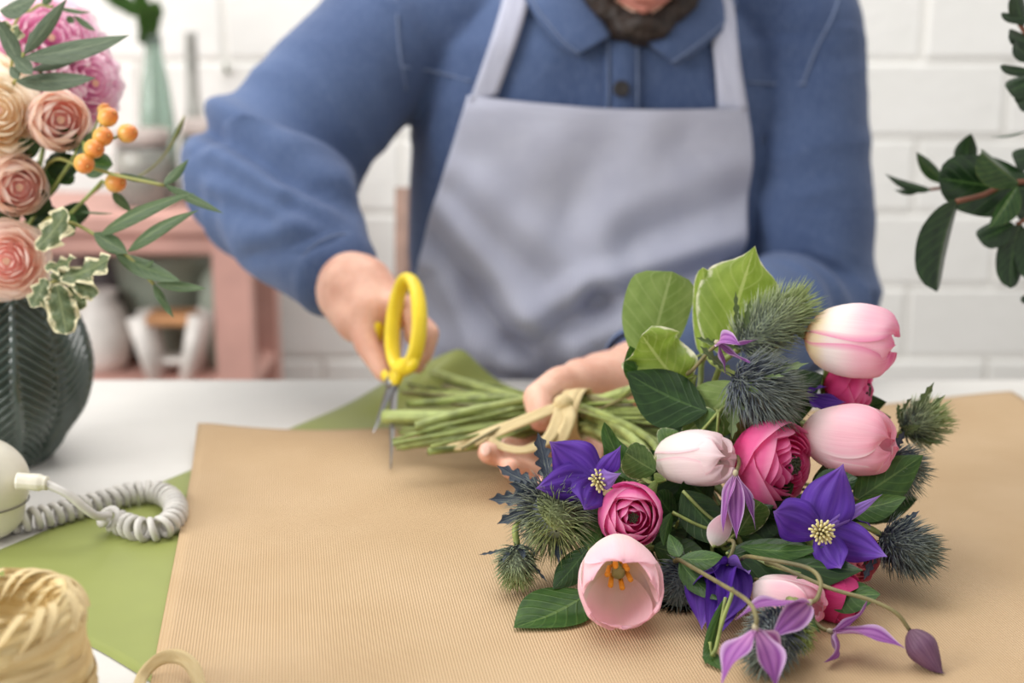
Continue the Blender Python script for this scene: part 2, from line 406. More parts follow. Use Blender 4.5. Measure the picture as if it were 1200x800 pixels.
def build_person():
    body = MB(); 
    # head, tilted down
    R = Matrix.Rotation(math.radians(24), 3, 'X'); h = np.array(HC)
    hp = lambda x, y, z: h+np.array(R @ Vector((x, y, z)))
    body.ball(hp(0, .015, .045), (.074, .094, .082), 24, 16, R)
    body.ball(hp(0, -.012, -.02), (.063, .075, .085), 24, 16, R)
    body.ball(hp(0, -.03, -.075), (.040, .045, .030), 20, 12, R)          # jaw and chin
    body.ball(hp(0, -.062, -.088), (.022, .020, .018), 16, 10, R)
    capsule(body, hp(0, -.082, .012), hp(0, -.104, -.028), .009, .014)     # nose
    capsule(body, hp(-.035, -.076, .022), hp(.035, -.076, .022), .010, .010)
    for s in (-1, 1):
        body.ball(hp(s*.073, .01, -.005), (.008, .018, .030), 12, 10, R)
        body.ball(hp(s*.045, -.052, -.022), (.024, .028, .026), 14, 10, R)
    chain(body, [hp(0, .03, -.06), (TC+.012, 1.60, 1.14), (TC, 1.62, 1.05)], [.056, .060, .08], n=24)
    closed_loft(body, [(a, b, c, d-.016, e-.016) for a, b, c, d, e in TORSO])
    for S, E, Wp in ((SR, ER, WR), (SL, EL, WL)):
        chain(body, [S, E, Wp], [.054, .046, .030], n=20)
    # ---- right hand holding the scissors (back of the hand to the camera's left)
    P = W
    wr = P(402, 330, 1.335)
    chain(body, [wr, P(418, 338, 1.305), P(432, 368, 1.275)], [.031, .034, .027], n=20)
    chain(body, [wr, P(428, 334, 1.30), P(448, 352, 1.285)], [.028, .027, .022], n=20)
    chain(body, [P(405, 345, 1.31), P(420, 375, 1.27)], [.028, .022], n=20)
    chain(body, [P(424, 374, 1.262), P(429, 403, 1.245), P(442, 424, 1.232), P(449, 437, 1.224)], [.0145, .0115, .0098, .0085])   # index along the grip
    chain(body, [P(436, 362, 1.278), P(470, 356, 1.262), P(486, 372, 1.246), P(487, 396, 1.243)], [.014, .0115, .0108, .0095])    # middle through the ring
    chain(body, [P(440, 372, 1.29), P(478, 366, 1.280), P(503, 390, 1.262), P(496, 416, 1.255)], [.013, .0110, .0102, .0092])     # ring finger
    chain(body, [P(446, 366, 1.30), P(482, 376, 1.300), P(499, 404, 1.285), P(489, 429, 1.272)], [.012, .0098, .0090, .0080])     # little finger
    chain(body, [P(420, 352, 1.30), P(436, 396, 1.275), P(448, 408, 1.262), P(458, 420, 1.252)], [.016, .0125, .0112, .0095])     # thumb
    # ---- left hand around the stems
    wl = P(738, 440, 1.235)
    chain(body, [wl, P(705, 452, 1.205), P(672, 462, 1.185)], [.027, .030, .024], n=20)
    chain(body, [P(715, 446, 1.20), P(680, 446, 1.18)], [.022, .020], n=20)
    chain(body, [P(698, 444, 1.185), P(655, 449, 1.150), P(630, 466, 1.120), P(634, 492, 1.098)], [.018, .0145, .0125, .0105])   # thumb over the stems
    chain(body, [P(668, 482, 1.195), P(640, 510, 1.160), P(612, 520, 1.118), P(592, 524, 1.092)], [.0140, .0115, .0105, .0090])   # index under the stems
    chain(body, [P(680, 490, 1.190), P(655, 530, 1.145), P(608, 538, 1.090), P(572, 530, 1.062)], [.0140, .0120, .0110, .0092])
    chain(body, [P(690, 494, 1.190), P(668, 545, 1.135), P(630, 556, 1.080), P(598, 548, 1.052)], [.0135, .0112, .0102, .0088])
    chain(body, [P(700, 490, 1.190), P(690, 545, 1.130), P(665, 566, 1.075), P(640, 566, 1.045)], [.0120, .0098, .0090, .0080])
    me = remesh(body, 'body', .0031, 5, .5); me.materials.append(SKIN)
    Mi = person.matrix_basis.inverted(); me.transform(Mi)
    obj('body', me, person)
    # nails
    nm = plain('fingernail', (236, 190, 172), .3, .04)
    nails = [(P(637, 489, 1.089), (.1, -1, .5)), (P(569, 527, 1.053), (-.1, -.8, .6))]
    for p, nr in nails:
        M = frame_mat(p, nr); mb = MB(); mb.ball((0, 0, 0), (.0055, .0042, .0015), 12, 8)
        obj('fingernail', mb.mesh('fingernail', nm), person, person.matrix_basis.inverted() @ M)
    # face
    eye = plain('eye_white', (230, 226, 220), .2, .02); iris = plain('brown_iris', (60, 38, 25), .2, .1); lip = plain('lip', (190, 122, 108), .45, .06)
    for s in (-1, 1):
        mb = MB(); mb.ball(hp(s*.031, -.071, .004), (.012,)*3, 14, 10); e = wpart('eye', mb, eye, person)
        mb = MB(); mb.ball(hp(s*.031, -.080, -.002), (.005, .004, .005), 10, 8); wpart('iris', mb, iris, person)
    mb = MB(); chain(mb, [hp(-.024, -.072, -.060), hp(-.008, -.083, -.057), hp(.008, -.083, -.057), hp(.024, -.072, -.060)], [.003, .006, .006, .003], n=10)
    chain(mb, [hp(-.022, -.072, -.064), hp(0, -.081, -.068), hp(.022, -.072, -.064)], [.003, .0065, .003], n=10)
    wpart('lips', mb, lip, person)
    # beard and hair: short dark shells with strands
    hm = plain('dark_brown_hair', (46, 34, 28), .6, .3, 120)
    mb = MB()
    for t in np.linspace(0, 1, 15):
        a = (t-.5)*2*1.42; x = math.sin(a)*.066; y = -.020-math.cos(a)*.052; z = -.088+.052*(1-math.cos(a))
        mb.ball(hp(x*.93, y+.006, z), (.014, .014, .016), 10, 8)
        if abs(a) < 1.0: mb.ball(hp(x*.8, y+.014, z-.008), (.016, .018, .014), 10, 8)
        if abs(a) > .9: mb.ball(hp(x, y+.012, z+.03), (.010, .014, .020), 10, 8)
    for bx_, by_, bz_ in ((0, -.078, -.096), (-.014, -.076, -.093), (.014, -.076, -.093), (0, -.070, -.104), (-.02, -.066, -.100), (.02, -.066, -.100), (0, -.079, -.085)): mb.ball(hp(bx_, by_, bz_), (.016, .013, .012), 10, 8)
    for t in np.linspace(-1, 1, 9): mb.ball(hp(t*.030, -.083+.012*t*t, -.047-.012*t*t), (.007, .006, .006), 8, 6)
    bme = remesh(mb, 'beard', .003, 2); v, nn = co_of(bme)
    f = np.array([mnoise.noise(Vector(p)*260) for p in v]); set_co(bme, v+nn*(f*.0025)[:, None]); bme.materials.append(hm); bme.transform(Mi); obj('beard', bme, person)
    mb = MB(); mb.ball(hp(0, .026, .060), (.079, .094, .080), 24, 16, R); mb.ball(hp(0, .06, 0), (.070, .058, .08), 20, 14, R); mb.ball(hp(0, -.03, .105), (.06, .045, .025), 20, 12, R)
    hme = remesh(mb, 'hair', .004, 2); v, nn = co_of(hme); f = np.array([mnoise.noise(Vector((p[0]*120, p[1]*40, p[2]*120))) for p in v]); set_co(hme, v+nn*(f*.005)[:, None])
    hme.materials.append(hm); hme.transform(Mi); obj('hair', hme, person)
build_person()

# ------------------------------------------------------------------ shirt
def denim():
    n = NT('blue_denim'); o = n.obj()
    c = n.ramp(n.noise(4, 3, o), [(.28, (60, 77, 114)), (.72, (82, 101, 139))])
    weave = n.noise(420, 2, n.mapping(o, (1, 1, .25)))
    c = n.mix(n.math('MULTIPLY', n.math('SUBTRACT', weave, .42, True), 1.0, True), c, C4((108, 124, 156)))
    z = n.sep(n.mapping(o))[2]
    return n.finish(c, .8, n.bump(weave, .3, .001), spec=.2, sheen=.15)
DEN = denim()
def seg_t(p, a, b):
    a = np.array(a); b = np.array(b); d = b-a; t = ((p-a)@d)/(d@d); c = a+np.clip(t, 0, 1)[:, None]*d; return t, np.linalg.norm(p-c, axis=1)
def build_shirt():
    Mi = person.matrix_basis.inverted(); mb = MB()
    closed_loft(mb, TORSO)
    for S, E, Wp, r in ((SR, ER, WR, (.080, .072, .043)), (SL, EL, WL, (.074, .062, .040))):
        chain(mb, [S, E], [r[0], r[1]], n=28)
        d = (Wp-E); chain(mb, [E, E+d*.5, E+d*.90], [r[1], r[1]*.90, r[2]], n=28)
    # shoulder slopes
    chain(mb, [SR, (TC-.05, 1.60, 1.165)], [.078, .05], n=24); chain(mb, [SL, (TC+.06, 1.60, 1.165)], [.072, .05], n=24)
    me = remesh(mb, 'shirt', .0042, 8, .5); v, nn = co_of(me)
    out = np.zeros(len(v))
    for S, E, Wp in ((SR, ER, WR), (SL, EL, WL)):
        S, E, Wp = map(np.array, (S, E, Wp))
        tu, du = seg_t(v, S, E); tf, df = seg_t(v, E, Wp)
        wu = (du < .10)*(tu > .05)*(du <= df); wf = (df < .10)*(df < du)
        ax = (E-S)/np.linalg.norm(E-S); fx = (Wp-E)/np.linalg.norm(Wp-E)
        for mask, A, t, amp in ((wu, ax, tu, .008), (wf, fx, tf, .009)):
            idx = np.nonzero(mask)[0]
            for i in idx:
                p = Vector(v[i]); a = p.dot(Vector(A))
                q = p*6+Vector(A)*a*9
                f = 1-abs(mnoise.noise(q))*2.2; g = 1-abs(mnoise.noise(p*11+Vector(A)*a*16+Vector((5, 2, 1))))*2.2
                out[i] += amp*(f*.8+g*.3)*(.45+.8*math.exp(-((t[i]-(1.0 if mask is wu else .0))/.4)**2))
    # torso wrinkles
    for i in np.nonzero(out == 0)[0]:
        p = v[i]; out[i] = .0035*(1-abs(mnoise.noise(Vector((p[0]*16, p[1]*9, p[2]*6+p[0]*5))))*2.0)
    # hard crease at the right elbow: upper sleeve folds over the forearm
    e = np.array(W(330, 225, 1.47)); d2 = np.linalg.norm((v-e)*np.array((.6, 1, 1.6)), axis=1)
    out -= .010*np.exp(-(d2/.03)**2)
    for (p0, p1, Yc, dep, wd_) in (((238, 150), (392, 238), 1.47, .017, .011), ((262, 205), (380, 262), 1.45, .008, .009), ((300, 300), (400, 275), 1.40, .006, .009), ((250, 235), (330, 262), 1.45, .006, .010)):
        a_, b_ = np.array(W(*p0, Yc)), np.array(W(*p1, Yc)); nr_ = np.cross(b_-a_, np.array(ray((p0[0]+p1[0])/2, (p0[1]+p1[1])/2))); nr_ /= np.linalg.norm(nr_)
        if nr_[2] < 0: nr_ = -nr_
        s_ = (v-a_)@nr_; t_ = ((v-a_)@(b_-a_))/((b_-a_)@(b_-a_)); near = sstep(-.25, .05, t_)*(1-sstep(.95, 1.25, t_))*(v[:, 1] < 1.60)*(v[:, 0] < TC-.14)
        out += near*(-dep*np.exp(-(s_/wd_)**2)+dep*.75*np.exp(-((s_-2.2*wd_)/(1.5*wd_))**2))
    set_co(me, v+nn*out[:, None])
    me.materials.append(DEN); me.transform(Mi); sh = obj('shirt', me, person); sh['label'] = 'blue denim shirt with long sleeves'
    # cuffs
    st = plain('pale_stitching', (112, 126, 156), .8, .1); dn2 = DEN
    for E, Wp, r in ((ER, WR, .043), (EL, WL, .040)):
        d = (Wp-E).normalized(); c = Wp-d*.022; mb = MB()
        pts = [c-d*.032, c-d*.015, c+d*.006, c+d*.010]; T = [np.array(p) for p in pts]
        mb.tube(T, [r*1.06, r*1.05, r*1.02, r*.95], 36, False); mb.tube([T[3], T[2], T[1]], [r*.95, r*.93, r*.93], 36, False)
        cf = wpart('cuff', mb, dn2, sh, True, person.matrix_basis)
        mb = MB(); a = np.linspace(0, 2*PI, 50); q = Vector(d).to_track_quat('Z', 'Y')
        ring = [np.array(c+d*.004+q @ Vector((math.cos(x)*r*1.03, math.sin(x)*r*1.03, 0))) for x in a]
        mb.tube(ring, .0009, 5, False); wpart('stitching', mb, st, sh, True, person.matrix_basis)
    # collar: two flaps folding down from the neck band
    def proj(px, py, lift): 
        Y = 1.5
        for _ in range(8):
            p = W(px, py, Y); Y = float(torso_front(p.x, p.z))-lift
        return W(px, py, Y)
    for side, pts_in, pts_out in ((0, [(640, -35), (668, -20), (702, 20), (716, 42)], [(612, -10), (628, 20), (654, 52), (674, 66)]),
                                  (1, [(850, -35), (822, -15), (770, 24), (748, 42)], [(868, -5), (852, 30), (820, 58), (792, 77)])):
        a = catmull([np.array(proj(x, y, .016)) for x, y in pts_in], 6); b = catmull([np.array(proj(x, y, .013)) for x, y in pts_out], 6)
        vv = np.linspace(0, 1, 9)[:, None, None]; P = a[None]*(1-vv)+b[None]*vv
        P[:, :, 1] -= .006*np.sin(vv[:, :, 0]*PI)
        mb = MB(); mb.grid(P); o = wpart('collar', mb, dn2, sh, True, person.matrix_basis); md = o.modifiers.new('thickness', 'SOLIDIFY'); md.thickness = .003; md.offset = 0
        mb = MB(); q = P[7]-np.array((0, .0025, 0)); mb.tube(q, .0010, 5); wpart('stitching', mb, st, sh, True, person.matrix_basis)
    # placket, button, seams
    mb = MB(); rows = []
    for t in np.linspace(0, 1, 14):
        py = 38+t*100; rows.append([np.array(proj(px, py, .0075 if 0 < k < 4 else .003)) for k, px in enumerate((708, 710, 730, 750, 752))])
    mb.grid(np.array(rows)); pl = wpart('placket', mb, dn2, sh, True, person.matrix_basis)
    for px in (713, 747):
        mb = MB(); mb.tube([np.array(proj(px, 42+t*92, .0088)) for t in np.linspace(0, 1, 10)], .0009, 5); wpart('stitching', mb, st, sh, True, person.matrix_basis)
    bmx = plain('dark_button', (40, 36, 36), .35, .1)
    c = proj(728, 104, .011); M = frame_mat(c, (0, -1, .15)); mb = MB()
    mb.lathe([(0, 0), (.0075, 0), (.0085, .0012), (.0078, .0026), (.006, .0020), (0, .0018)], 24); obj('button', mb.mesh('button', bmx), sh, person.matrix_basis.inverted() @ M)
    def on_shirt(px, py, Yg, dy): return np.array(W(px, py, Yg-dy))
    bpy.context.view_layer.update()
    for line in ([(464, -10), (466, 30), (469, 65), (476, 105), (478, 150)], [(470, 78), (500, 82), (530, 89), (552, 95)], [(876, 96), (905, 98), (945, 98)], [(940, 100), (955, 60), (975, 20), (985, -10)]):
        pts = []
        for x, y in line:
            o_, d_ = CP, ray(x, y).normalized(); ok, loc, nr, _ = sh.ray_cast(person.matrix_basis.inverted() @ o_, d_)
            if ok: pts.append(np.array((person.matrix_basis @ loc)-d_*.001))
        if len(pts) > 2: mb = MB(); mb.tube(catmull(pts, 6), .0012, 5); wpart('seam', mb, st, sh, True, person.matrix_basis)
    return sh
SHIRT = build_shirt()

# ------------------------------------------------------------------ apron
def build_apron():
    n = NT('grey_striped_cotton'); x, y, z = n.sep(n.uv())
    wv = n.math('SINE', n.math('MULTIPLY', x, 2*PI*95))
    c = n.ramp(n.noise(5, 4, n.uv()), [(.3, (168, 171, 192)), (.7, (184, 187, 206))])
    c = n.mix(n.math('MULTIPLY', n.math('ADD', n.math('MULTIPLY', wv, .5), .5), .45), c, C4((210, 212, 224)))
    m = n.finish(c, .85, n.bump(n.noise(300, 2, n.uv()), .1, .001), spec=.15)
    ap = obj('apron', None, person); 
    bpy.data.objects.remove(ap)
    PMi = person.matrix_basis.inverted()
    tt = np.linspace(0, 1, 110); ss = np.linspace(0, 1, 110)
    L = catmull([(549, 112), (528, 180), (503, 260), (486, 340), (472, 420), (452, 560)], 20); Rr = catmull([(875, 126), (880, 180), (874, 260), (866, 330), (866, 400), (888, 560)], 20)
    li = np.linspace(0, len(L)-1, len(tt)); Lx = np.interp(li, range(len(L)), L[:, 0]); Ly = np.interp(li, range(len(L)), L[:, 1]); Rx = np.interp(li, range(len(Rr)), Rr[:, 0]); Ry = np.interp(li, range(len(Rr)), Rr[:, 1])
    creases = [((495, 262), (596, 392), 15, .016), ((596, 392), (640, 415), 16, .014), ((868, 305), (700, 352), 13, .010), ((700, 352), (620, 400), 15, .015), ((850, 370), (760, 405), 14, .012),
               ((500, 330), (530, 420), 13, .012), ((470, 360), (520, 440), 12, .010), ((560, 190), (660, 240), 26, .004), ((700, 190), (640, 300), 26, .004), ((800, 170), (860, 230), 22, .004), ((740, 280), (870, 230), 18, .005), ((530, 230), (640, 330), 16, .006),
               ((540, 440), (800, 436), 20, .016), ((560, 360), (600, 250), 22, .004)]
    P = np.zeros((len(tt), len(ss), 3))
    for i in range(len(tt)):
        px = Lx[i]+(Rx[i]-Lx[i])*ss; py = Ly[i]+(Ry[i]-Ly[i])*ss+8*np.sin(ss*PI)*(1-tt[i])**4
        Y = np.full(len(ss), 1.5)
        for _ in range(7):
            dx = (px-600)/FPX; dy = (py-400)/FPX
            dirx = dx; diry = FW.y-UP.y*dy; dirz = FW.z-UP.z*dy
            k = Y/diry; X = dirx*k; Z = CAMZ+dirz*k
            Y = torso_front(X, Z)-.014
        P[i] = np.stack([X, Y, Z], 1)
        d = np.zeros(len(ss))
        for (x0, y0), (x1, y1), wd, amp in creases:
            vx, vy = x1-x0, y1-y0; t = np.clip(((px-x0)*vx+(py-y0)*vy)/(vx*vx+vy*vy), 0, 1)
            dist = np.hypot(px-x0-t*vx, py-y0-t*vy); d += amp*(np.exp(-(dist/wd)**2)-.75*np.exp(-((dist-2.1*wd)/(1.1*wd))**2))
        P[i, :, 1] += np.minimum(d, .013)-.010*sstep(.25, .75, tt[i])*np.sin(ss*PI)
    mb = MB(); mb.grid(P); ap = obj('apron', mb.mesh('apron', m, True, PMi), person); md = ap.modifiers.new('thickness', 'SOLIDIFY'); md.thickness = .002
    ap['label'] = 'pale grey pinstriped bib apron'
    # hem along the bib top
    mb = MB(); row = P[0:7].copy(); row[:, :, 1] -= .0022; mb.grid(row); obj('bib_hem', mb.mesh('bib_hem', m, True, PMi), ap)
    # straps over the shoulders
    bpy.context.view_layer.update()
    for path in ([((550, 118), (583, 112)), ((562, 85), (594, 82)), ((574, 50), (606, 48)), ((585, 15), (616, 14)), ((594, -18), (624, -18)), ((606, -45), (634, -45))],
                 [((843, 130), (876, 128)), ((840, 90), (869, 88)), ((836, 50), (864, 48)), ((832, 12), (859, 10)), ((828, -20), (852, -20)), ((822, -45), (845, -45))]):
        rows = []
        for a, b in path:
            r = []
            for t in np.linspace(0, 1, 5):
                x, y = a[0]+(b[0]-a[0])*t, a[1]+(b[1]-a[1])*t; d_ = ray(x, y).normalized()
                ok, loc, nr, _ = SHIRT.ray_cast(PMi @ CP, d_)
                p = (person.matrix_basis @ loc) if ok else W(x, y, 1.53)
                if p.y > 1.62: p = W(x, y, 1.58)
                r.append(np.array(p-d_*.014))
            rows.append(r)
        A = np.array(rows); A[:, :, 1] = A[:, :, 1].mean(axis=1)[:, None]
        A[:, :, 1] = np.minimum(A[:, :, 1], np.convolve(np.pad(A[:, 0, 1], 1, 'edge'), [.25, .5, .25], 'valid')[:, None])
        A[0, :, 1] = P[2, [2 if path[0][0][0] < 700 else -3], 1]-.003
        cols = [catmull(A[:, j], 6) for j in range(5)]
        mb = MB(); mb.grid(np.stack(cols, 1)); o = obj('strap', mb.mesh('strap', m, True, PMi), ap); md = o.modifiers.new('thickness', 'SOLIDIFY'); md.thickness = .0025
build_apron()
# trousers and shoes under the table
def legs():
    tm_ = plain('dark_trousers', (48, 50, 60), .85, .15); Mi = person.matrix_basis.inverted(); mb = MB()
    closed_loft(mb, [(TC, 1.67, .455, .185, .13), (TC, 1.66, .52, .19, .14), (TC, 1.65, .60, .185, .125)])
    for s in (-1, 1): chain(mb, [(TC+s*.09, 1.62, .53), (TC+s*.13, 1.20, .535), (TC+s*.12, 1.24, .13)], [.085, .066, .05], n=24)
    me = remesh(mb, 'trousers', .008, 5); me.materials.append(tm_); me.transform(Mi); obj('trousers', me, person)
    for s in (-1, 1):
        mb = MB(); chain(mb, [(TC+s*.12, 1.25, .06), (TC+s*.125, 1.10, .045)], [.048, .042], n=20, sq=.85); mb.box((TC+s*.122, 1.17, .012), (.085, .27, .022))
        me = remesh(mb, 'shoe', .006, 3); me.materials.append(plain('brown_shoe', (70, 48, 34), .5)); me.transform(Mi); obj('shoe', me, person)
legs()
# chair
def chair():
    wm = plain('brown_chair_wood', (138, 110, 96), .5, .15, 20); x0 = W(476, 330, 1.86).x; x1 = 2*TC-x0; cy = 1.66
    r = empty('wooden_chair', (TC, cy, 0), 'brown wooden chair the florist sits on', 'chair')
    wpart('seat', MB().add(*bevbox((TC, cy, .437), (x1-x0+.03, .42, .03))), wm, r, False)
    for x in (x0, x1):
        wpart('back_post', MB().tube([(x, 1.845, .0), (x, 1.845, .44), (x, 1.86, .66), (x, 1.88, .90)], [.016, .018, .018, .014], 12), wm, r)
        wpart('leg', MB().tube([(x, 1.48, 0), (x, 1.48, .425)], [.014, .018], 12), wm, r)
    for z in (.60, .72, .85): wpart('back_rail', MB().add(*bevbox((TC, 1.852+(z-.44)*.05, z), (x1-x0, .016, .045))), wm, r, False)
chair()

# ================================================================== BOUQUET
BIND = W(672, 486, 1.125)
STEMG = plain('green_stem', (134, 146, 80), .5, .2, 60, transl=.05)
STEMD = plain('brownish_stem', (112, 104, 66), .55, .2, 60)
STEMP = plain('pale_green_stem', (160, 172, 104), .5, .15, 60, transl=.05)
ENDS = [(449, 488), (470, 462), (508, 436), (490, 505), (463, 520), (520, 448), (480, 478), (505, 524), (530, 460), (515, 490), (468, 500), (496, 470), (540, 446), (512, 512), (545, 530), (480, 449), (525, 500), (500, 455)]
_si = [0]
def pix(p):
    d = Vector(p)-CP; k = d.dot(FW); return 600+FPX*d.x/k, 400-FPX*d.dot(UP)/k
def stem_path(head, axis=None, via=()):
    k = _si[0]; _si[0] += 1; ex, ey = ENDS[k % len(ENDS)]
    a = k*2.399; rr = .0135*math.sqrt(((k*7) % 11)/11.0); off = Vector((math.sin(a*.7)*.006, math.cos(a)*rr, math.sin(a)*rr*.9))
    tgt = G(ex, ey, TZ+.035+.010*((k*5) % 4)/3.0)
    pts = [Vector(head)]
    if axis is not None: pts.append(Vector(head)-Vector(axis).normalized()*min(.016, (BIND-Vector(head)).length*.3))
    pts += [Vector(v) for v in via]
    hub = W(800, 512, 1.0)+off*2.0
    if pts[-1].y < .96:
        qx, qy = pix(pts[-1]); pts.append(W(qx+(770-qx)*.22, qy-6, pts[-1].y+.055))
    if pts[-1].y < 1.0: pts.append(pts[-1].lerp(hub, .62))
    pts += [BIND+off, BIND.lerp(tgt, .5)+off*1.2, tgt+off*.4]
    return catmull([np.array(p) for p in pts], 7)
def add_stem(root, head, axis=None, r=.0034, mat=None, via=()):
    p = stem_path(head, axis, via); p[:, 2] = np.maximum(p[:, 2], TZ+.008); mb = MB(); mb.tube(p, r, 8); return wpart('stem', mb, mat or STEMG, root)

BQ = 'flowers of the bouquet'
# ---- tulips
def tulip_petal(mat, opened):
    nu, nv = 17, 22; u = np.linspace(-1, 1, nu); v = np.linspace(0, 1, nv); U, V = np.meshgrid(u, v)
    if opened: r = spl([0, .08, .2, .45, .75, 1], [.12, .55, .86, 1.0, .97, .82], v)
    else: r = spl([0, .08, .2, .45, .75, .92, 1], [.12, .52, .82, 1.0, .84, .52, .24], v)
    a = spl([0, .2, .5, .78, .92, 1], [.7, .92, 1.02, .84, .50, .0], v)
    z = np.sin(np.clip(v, 0, 1)*PI/2*.98)**1.15*.98+.02*v
    A = a[:, None]*U; rr = r[:, None]*(1-.03*U**2+.05*U**6*V+.022*np.cos(U*PI*2)*(V*(1-V)*3)+.025*np.sin(V*7+U*3)+.012*np.sin(U*13)*V)
    zz = z[:, None]-.05*U**2*V+.012*np.sin(U*7)*V**3
    return np.stack([rr*np.cos(A), rr*np.sin(A), zz], 2)
def tulip(label, base, tip, R, mat, opened=False, roll=0.0, stem_r=.0035):
    base = Vector(base); tip = Vector(tip); ax = tip-base; L = ax.length; M = frame_mat(base, ax, roll)
    t = empty('tulip', M, label, 'flower')
    P = tulip_petal(mat, opened)
    for k in range(6):
        inner = k % 2; s = .91 if inner else 1.0
        Q = P*np.array((R*s, R*s, L*(1.0 if inner else .97)*random.uniform(.93, 1.03)))
        if opened and k in (1,): Q = Q*np.array((1, 1, 1.02))
        tilt = random.uniform(-.02, .06)
        obj('petal', MB().grid(Q).mesh('petal', mat), t, RZ(k*PI/3) @ Matrix.Rotation(tilt, 4, 'Y'))
    ym = plain('tulip_anther', (236, 170, 40), .6, .1)
    for k in range(6):
        a = k*PI/3+.3; mb = MB(); mb.tube([(0, 0, L*.08), (math.cos(a)*R*.22, math.sin(a)*R*.22, L*.30)], R*.035, 6)
        mb.tube([(math.cos(a)*R*.22, math.sin(a)*R*.22, L*.28), (math.cos(a)*R*.30, math.sin(a)*R*.30, L*.50)], [R*.06, R*.07], 7)
        obj('stamen', mb.mesh('stamen', ym), t)
    mb = MB(); mb.tube([(0, 0, L*.05), (0, 0, L*.36)], [R*.12, R*.11], 8); mb.ball((0, 0, L*.38), (R*.18, R*.18, R*.09), 10, 6); obj('pistil', mb.mesh('pistil', STEMP), t)
    add_stem(t, base+ax*.03, ax, stem_r, STEMP)
    return t
PT1 = petal_mat('tulip_rose_white', [(0, (226, 184, 104)), (.12, (250, 236, 196)), (.28, (255, 250, 246)), (.6, (252, 206, 222)), (1, (240, 132, 180))], .2, (255, 244, 246), edge=((236, 150, 188), .80))
PT2 = petal_mat('tulip_pink', [(0, (250, 232, 206)), (.15, (255, 242, 240)), (.45, (253, 208, 220)), (1, (246, 160, 186))], .2, (255, 238, 240), edge=((255, 236, 238), .86))
PT3 = petal_mat('tulip_pale', [(0, (236, 234, 196)), (.15, (255, 246, 240)), (.5, (255, 242, 242)), (1, (252, 226, 232))], .14, (255, 246, 244), edge=((244, 206, 214), .86))
PT4 = petal_mat('tulip_blush', [(0, (240, 216, 166)), (.2, (255, 240, 236)), (.6, (254, 222, 230)), (1, (250, 204, 218))], .10, (255, 240, 240))
tulip('rose and white closed tulip standing highest in the bouquet', W(943, 393, .97), W(1056, 404, .945), .0262, PT1, roll=.35)
tulip('soft pink tulip just behind the large open ranunculus', W(940, 507, .935), W(1052, 521, .90), .0232, PT2, roll=.9)
tulip('pale blush closed tulip beside the large hot pink ranunculus', W(771, 538, .935), W(858, 536, .885), .0185, PT3, roll=.2)
tulip('wide open blush tulip with yellow stamens lowest in the bouquet', W(722, 654, .858), W(729, 700, .797), .0252, PT4, True, roll=PI/6*.0)
tulip('pink tulip half hidden under the lavender clematis stars', W(880, 690, .835), W(965, 712, .805), .0150, PT2, roll=1.4)

# ---- ranunculus: nested cupped petals
def cup_P(R, ph0, ph1, aw, ruf=0.0, lip=0.0, nu=11, nv=12, seed=0, squash=1.0):
    u = np.linspace(-1, 1, nu); v = np.linspace(0, 1, nv); U, V = np.meshgrid(u, v)
    ph = ph0+(ph1-ph0)*V*(1-.14*U**2); wv = spl([0, .25, .6, .85, 1], [.35, .8, 1, .88, .55], v)[:, None]
    A = aw*wv*U; rr = R*(1+lip*sstep(.72, 1, V)+ruf*np.sin(U*6+seed)*V**2+.03*np.sin(seed*3+V*5))
    rr = rr*(1+.05*U*V)
    return np.stack([rr*np.sin(ph)*np.cos(A), rr*np.sin(ph)*np.sin(A), -rr*np.cos(ph)*squash], 2)
def layered(name, label, center, axis, R, mats, layers, centre_mat, centre_r, cat='flower', stem=True, sepal=None, ruf=.01, lip=0.0, group=None, stem_r=.003, roll=0, squash=1.0, stem_fn=None):
    """layers: (radius factor, phi max, count, half width)"""
    ax = Vector(axis).normalized(); c = Vector(center); M = frame_mat(c, ax, roll)
    t = empty(name, M, label, cat, group)
    for li, (rf, pm, cnt, aw) in enumerate(layers):
        for k in range(cnt):
            m = mats[min(len(mats)-1, int(li*len(mats)/len(layers)))]
            P = cup_P(R*rf*random.uniform(.985, 1.015), .12, pm*random.uniform(.95, 1.04), aw*random.uniform(.92, 1.08), ruf, lip if li >= len(layers)-3 else lip*.4, seed=random.random()*6, squash=squash)
            obj('petal', MB().grid(P).mesh('petal', m), t, Matrix.Translation((0, 0, R*(1-rf)*.62*squash)) @ RZ(k*2*PI/cnt+li*1.05+random.uniform(-.15, .15)) @ Matrix.Rotation(random.uniform(-.045, .045), 4, 'Y'))
    mb = MB()
    for k in range(26):
        a = k*2.4; q = math.sqrt(k/26.0)*centre_r; mb.ball((math.cos(a)*q, math.sin(a)*q, R*(1-layers[0][0])*.62*squash+R*layers[0][0]*.3-q*q*20), centre_r*.22, 6, 5)
    obj('centre', mb.mesh('centre', centre_mat), t)
    if sepal:
        for k in range(5):
            P = strip_P(R*1.1, R*.32, 1.9, .9, LANCE[0], LANCE[1], .3, nu=7, nv=10); o = obj('sepal', MB().grid(P).mesh('sepal', sepal), t, Matrix.Translation((0, 0, -R*squash*1.02)) @ RZ(k*2*PI/5))
    if stem: add_stem(t, c-ax*R*squash, ax, stem_r, STEMG)
    if stem_fn: stem_fn(t, c-ax*R*squash*.9, ax)
    return t
HOT = petal_mat('hot_pink_petal', [(0, (220, 40, 120)), (.5, (236, 60, 140)), (.85, (244, 92, 164)), (1, (250, 146, 194))], .08, (250, 140, 186), .42, freq=20)
HOT2 = petal_mat('hot_pink_outer_petal', [(0, (222, 40, 122)), (.5, (240, 74, 150)), (.85, (246, 116, 176)), (1, (252, 170, 206))], .10, (250, 160, 196), .42, freq=20)
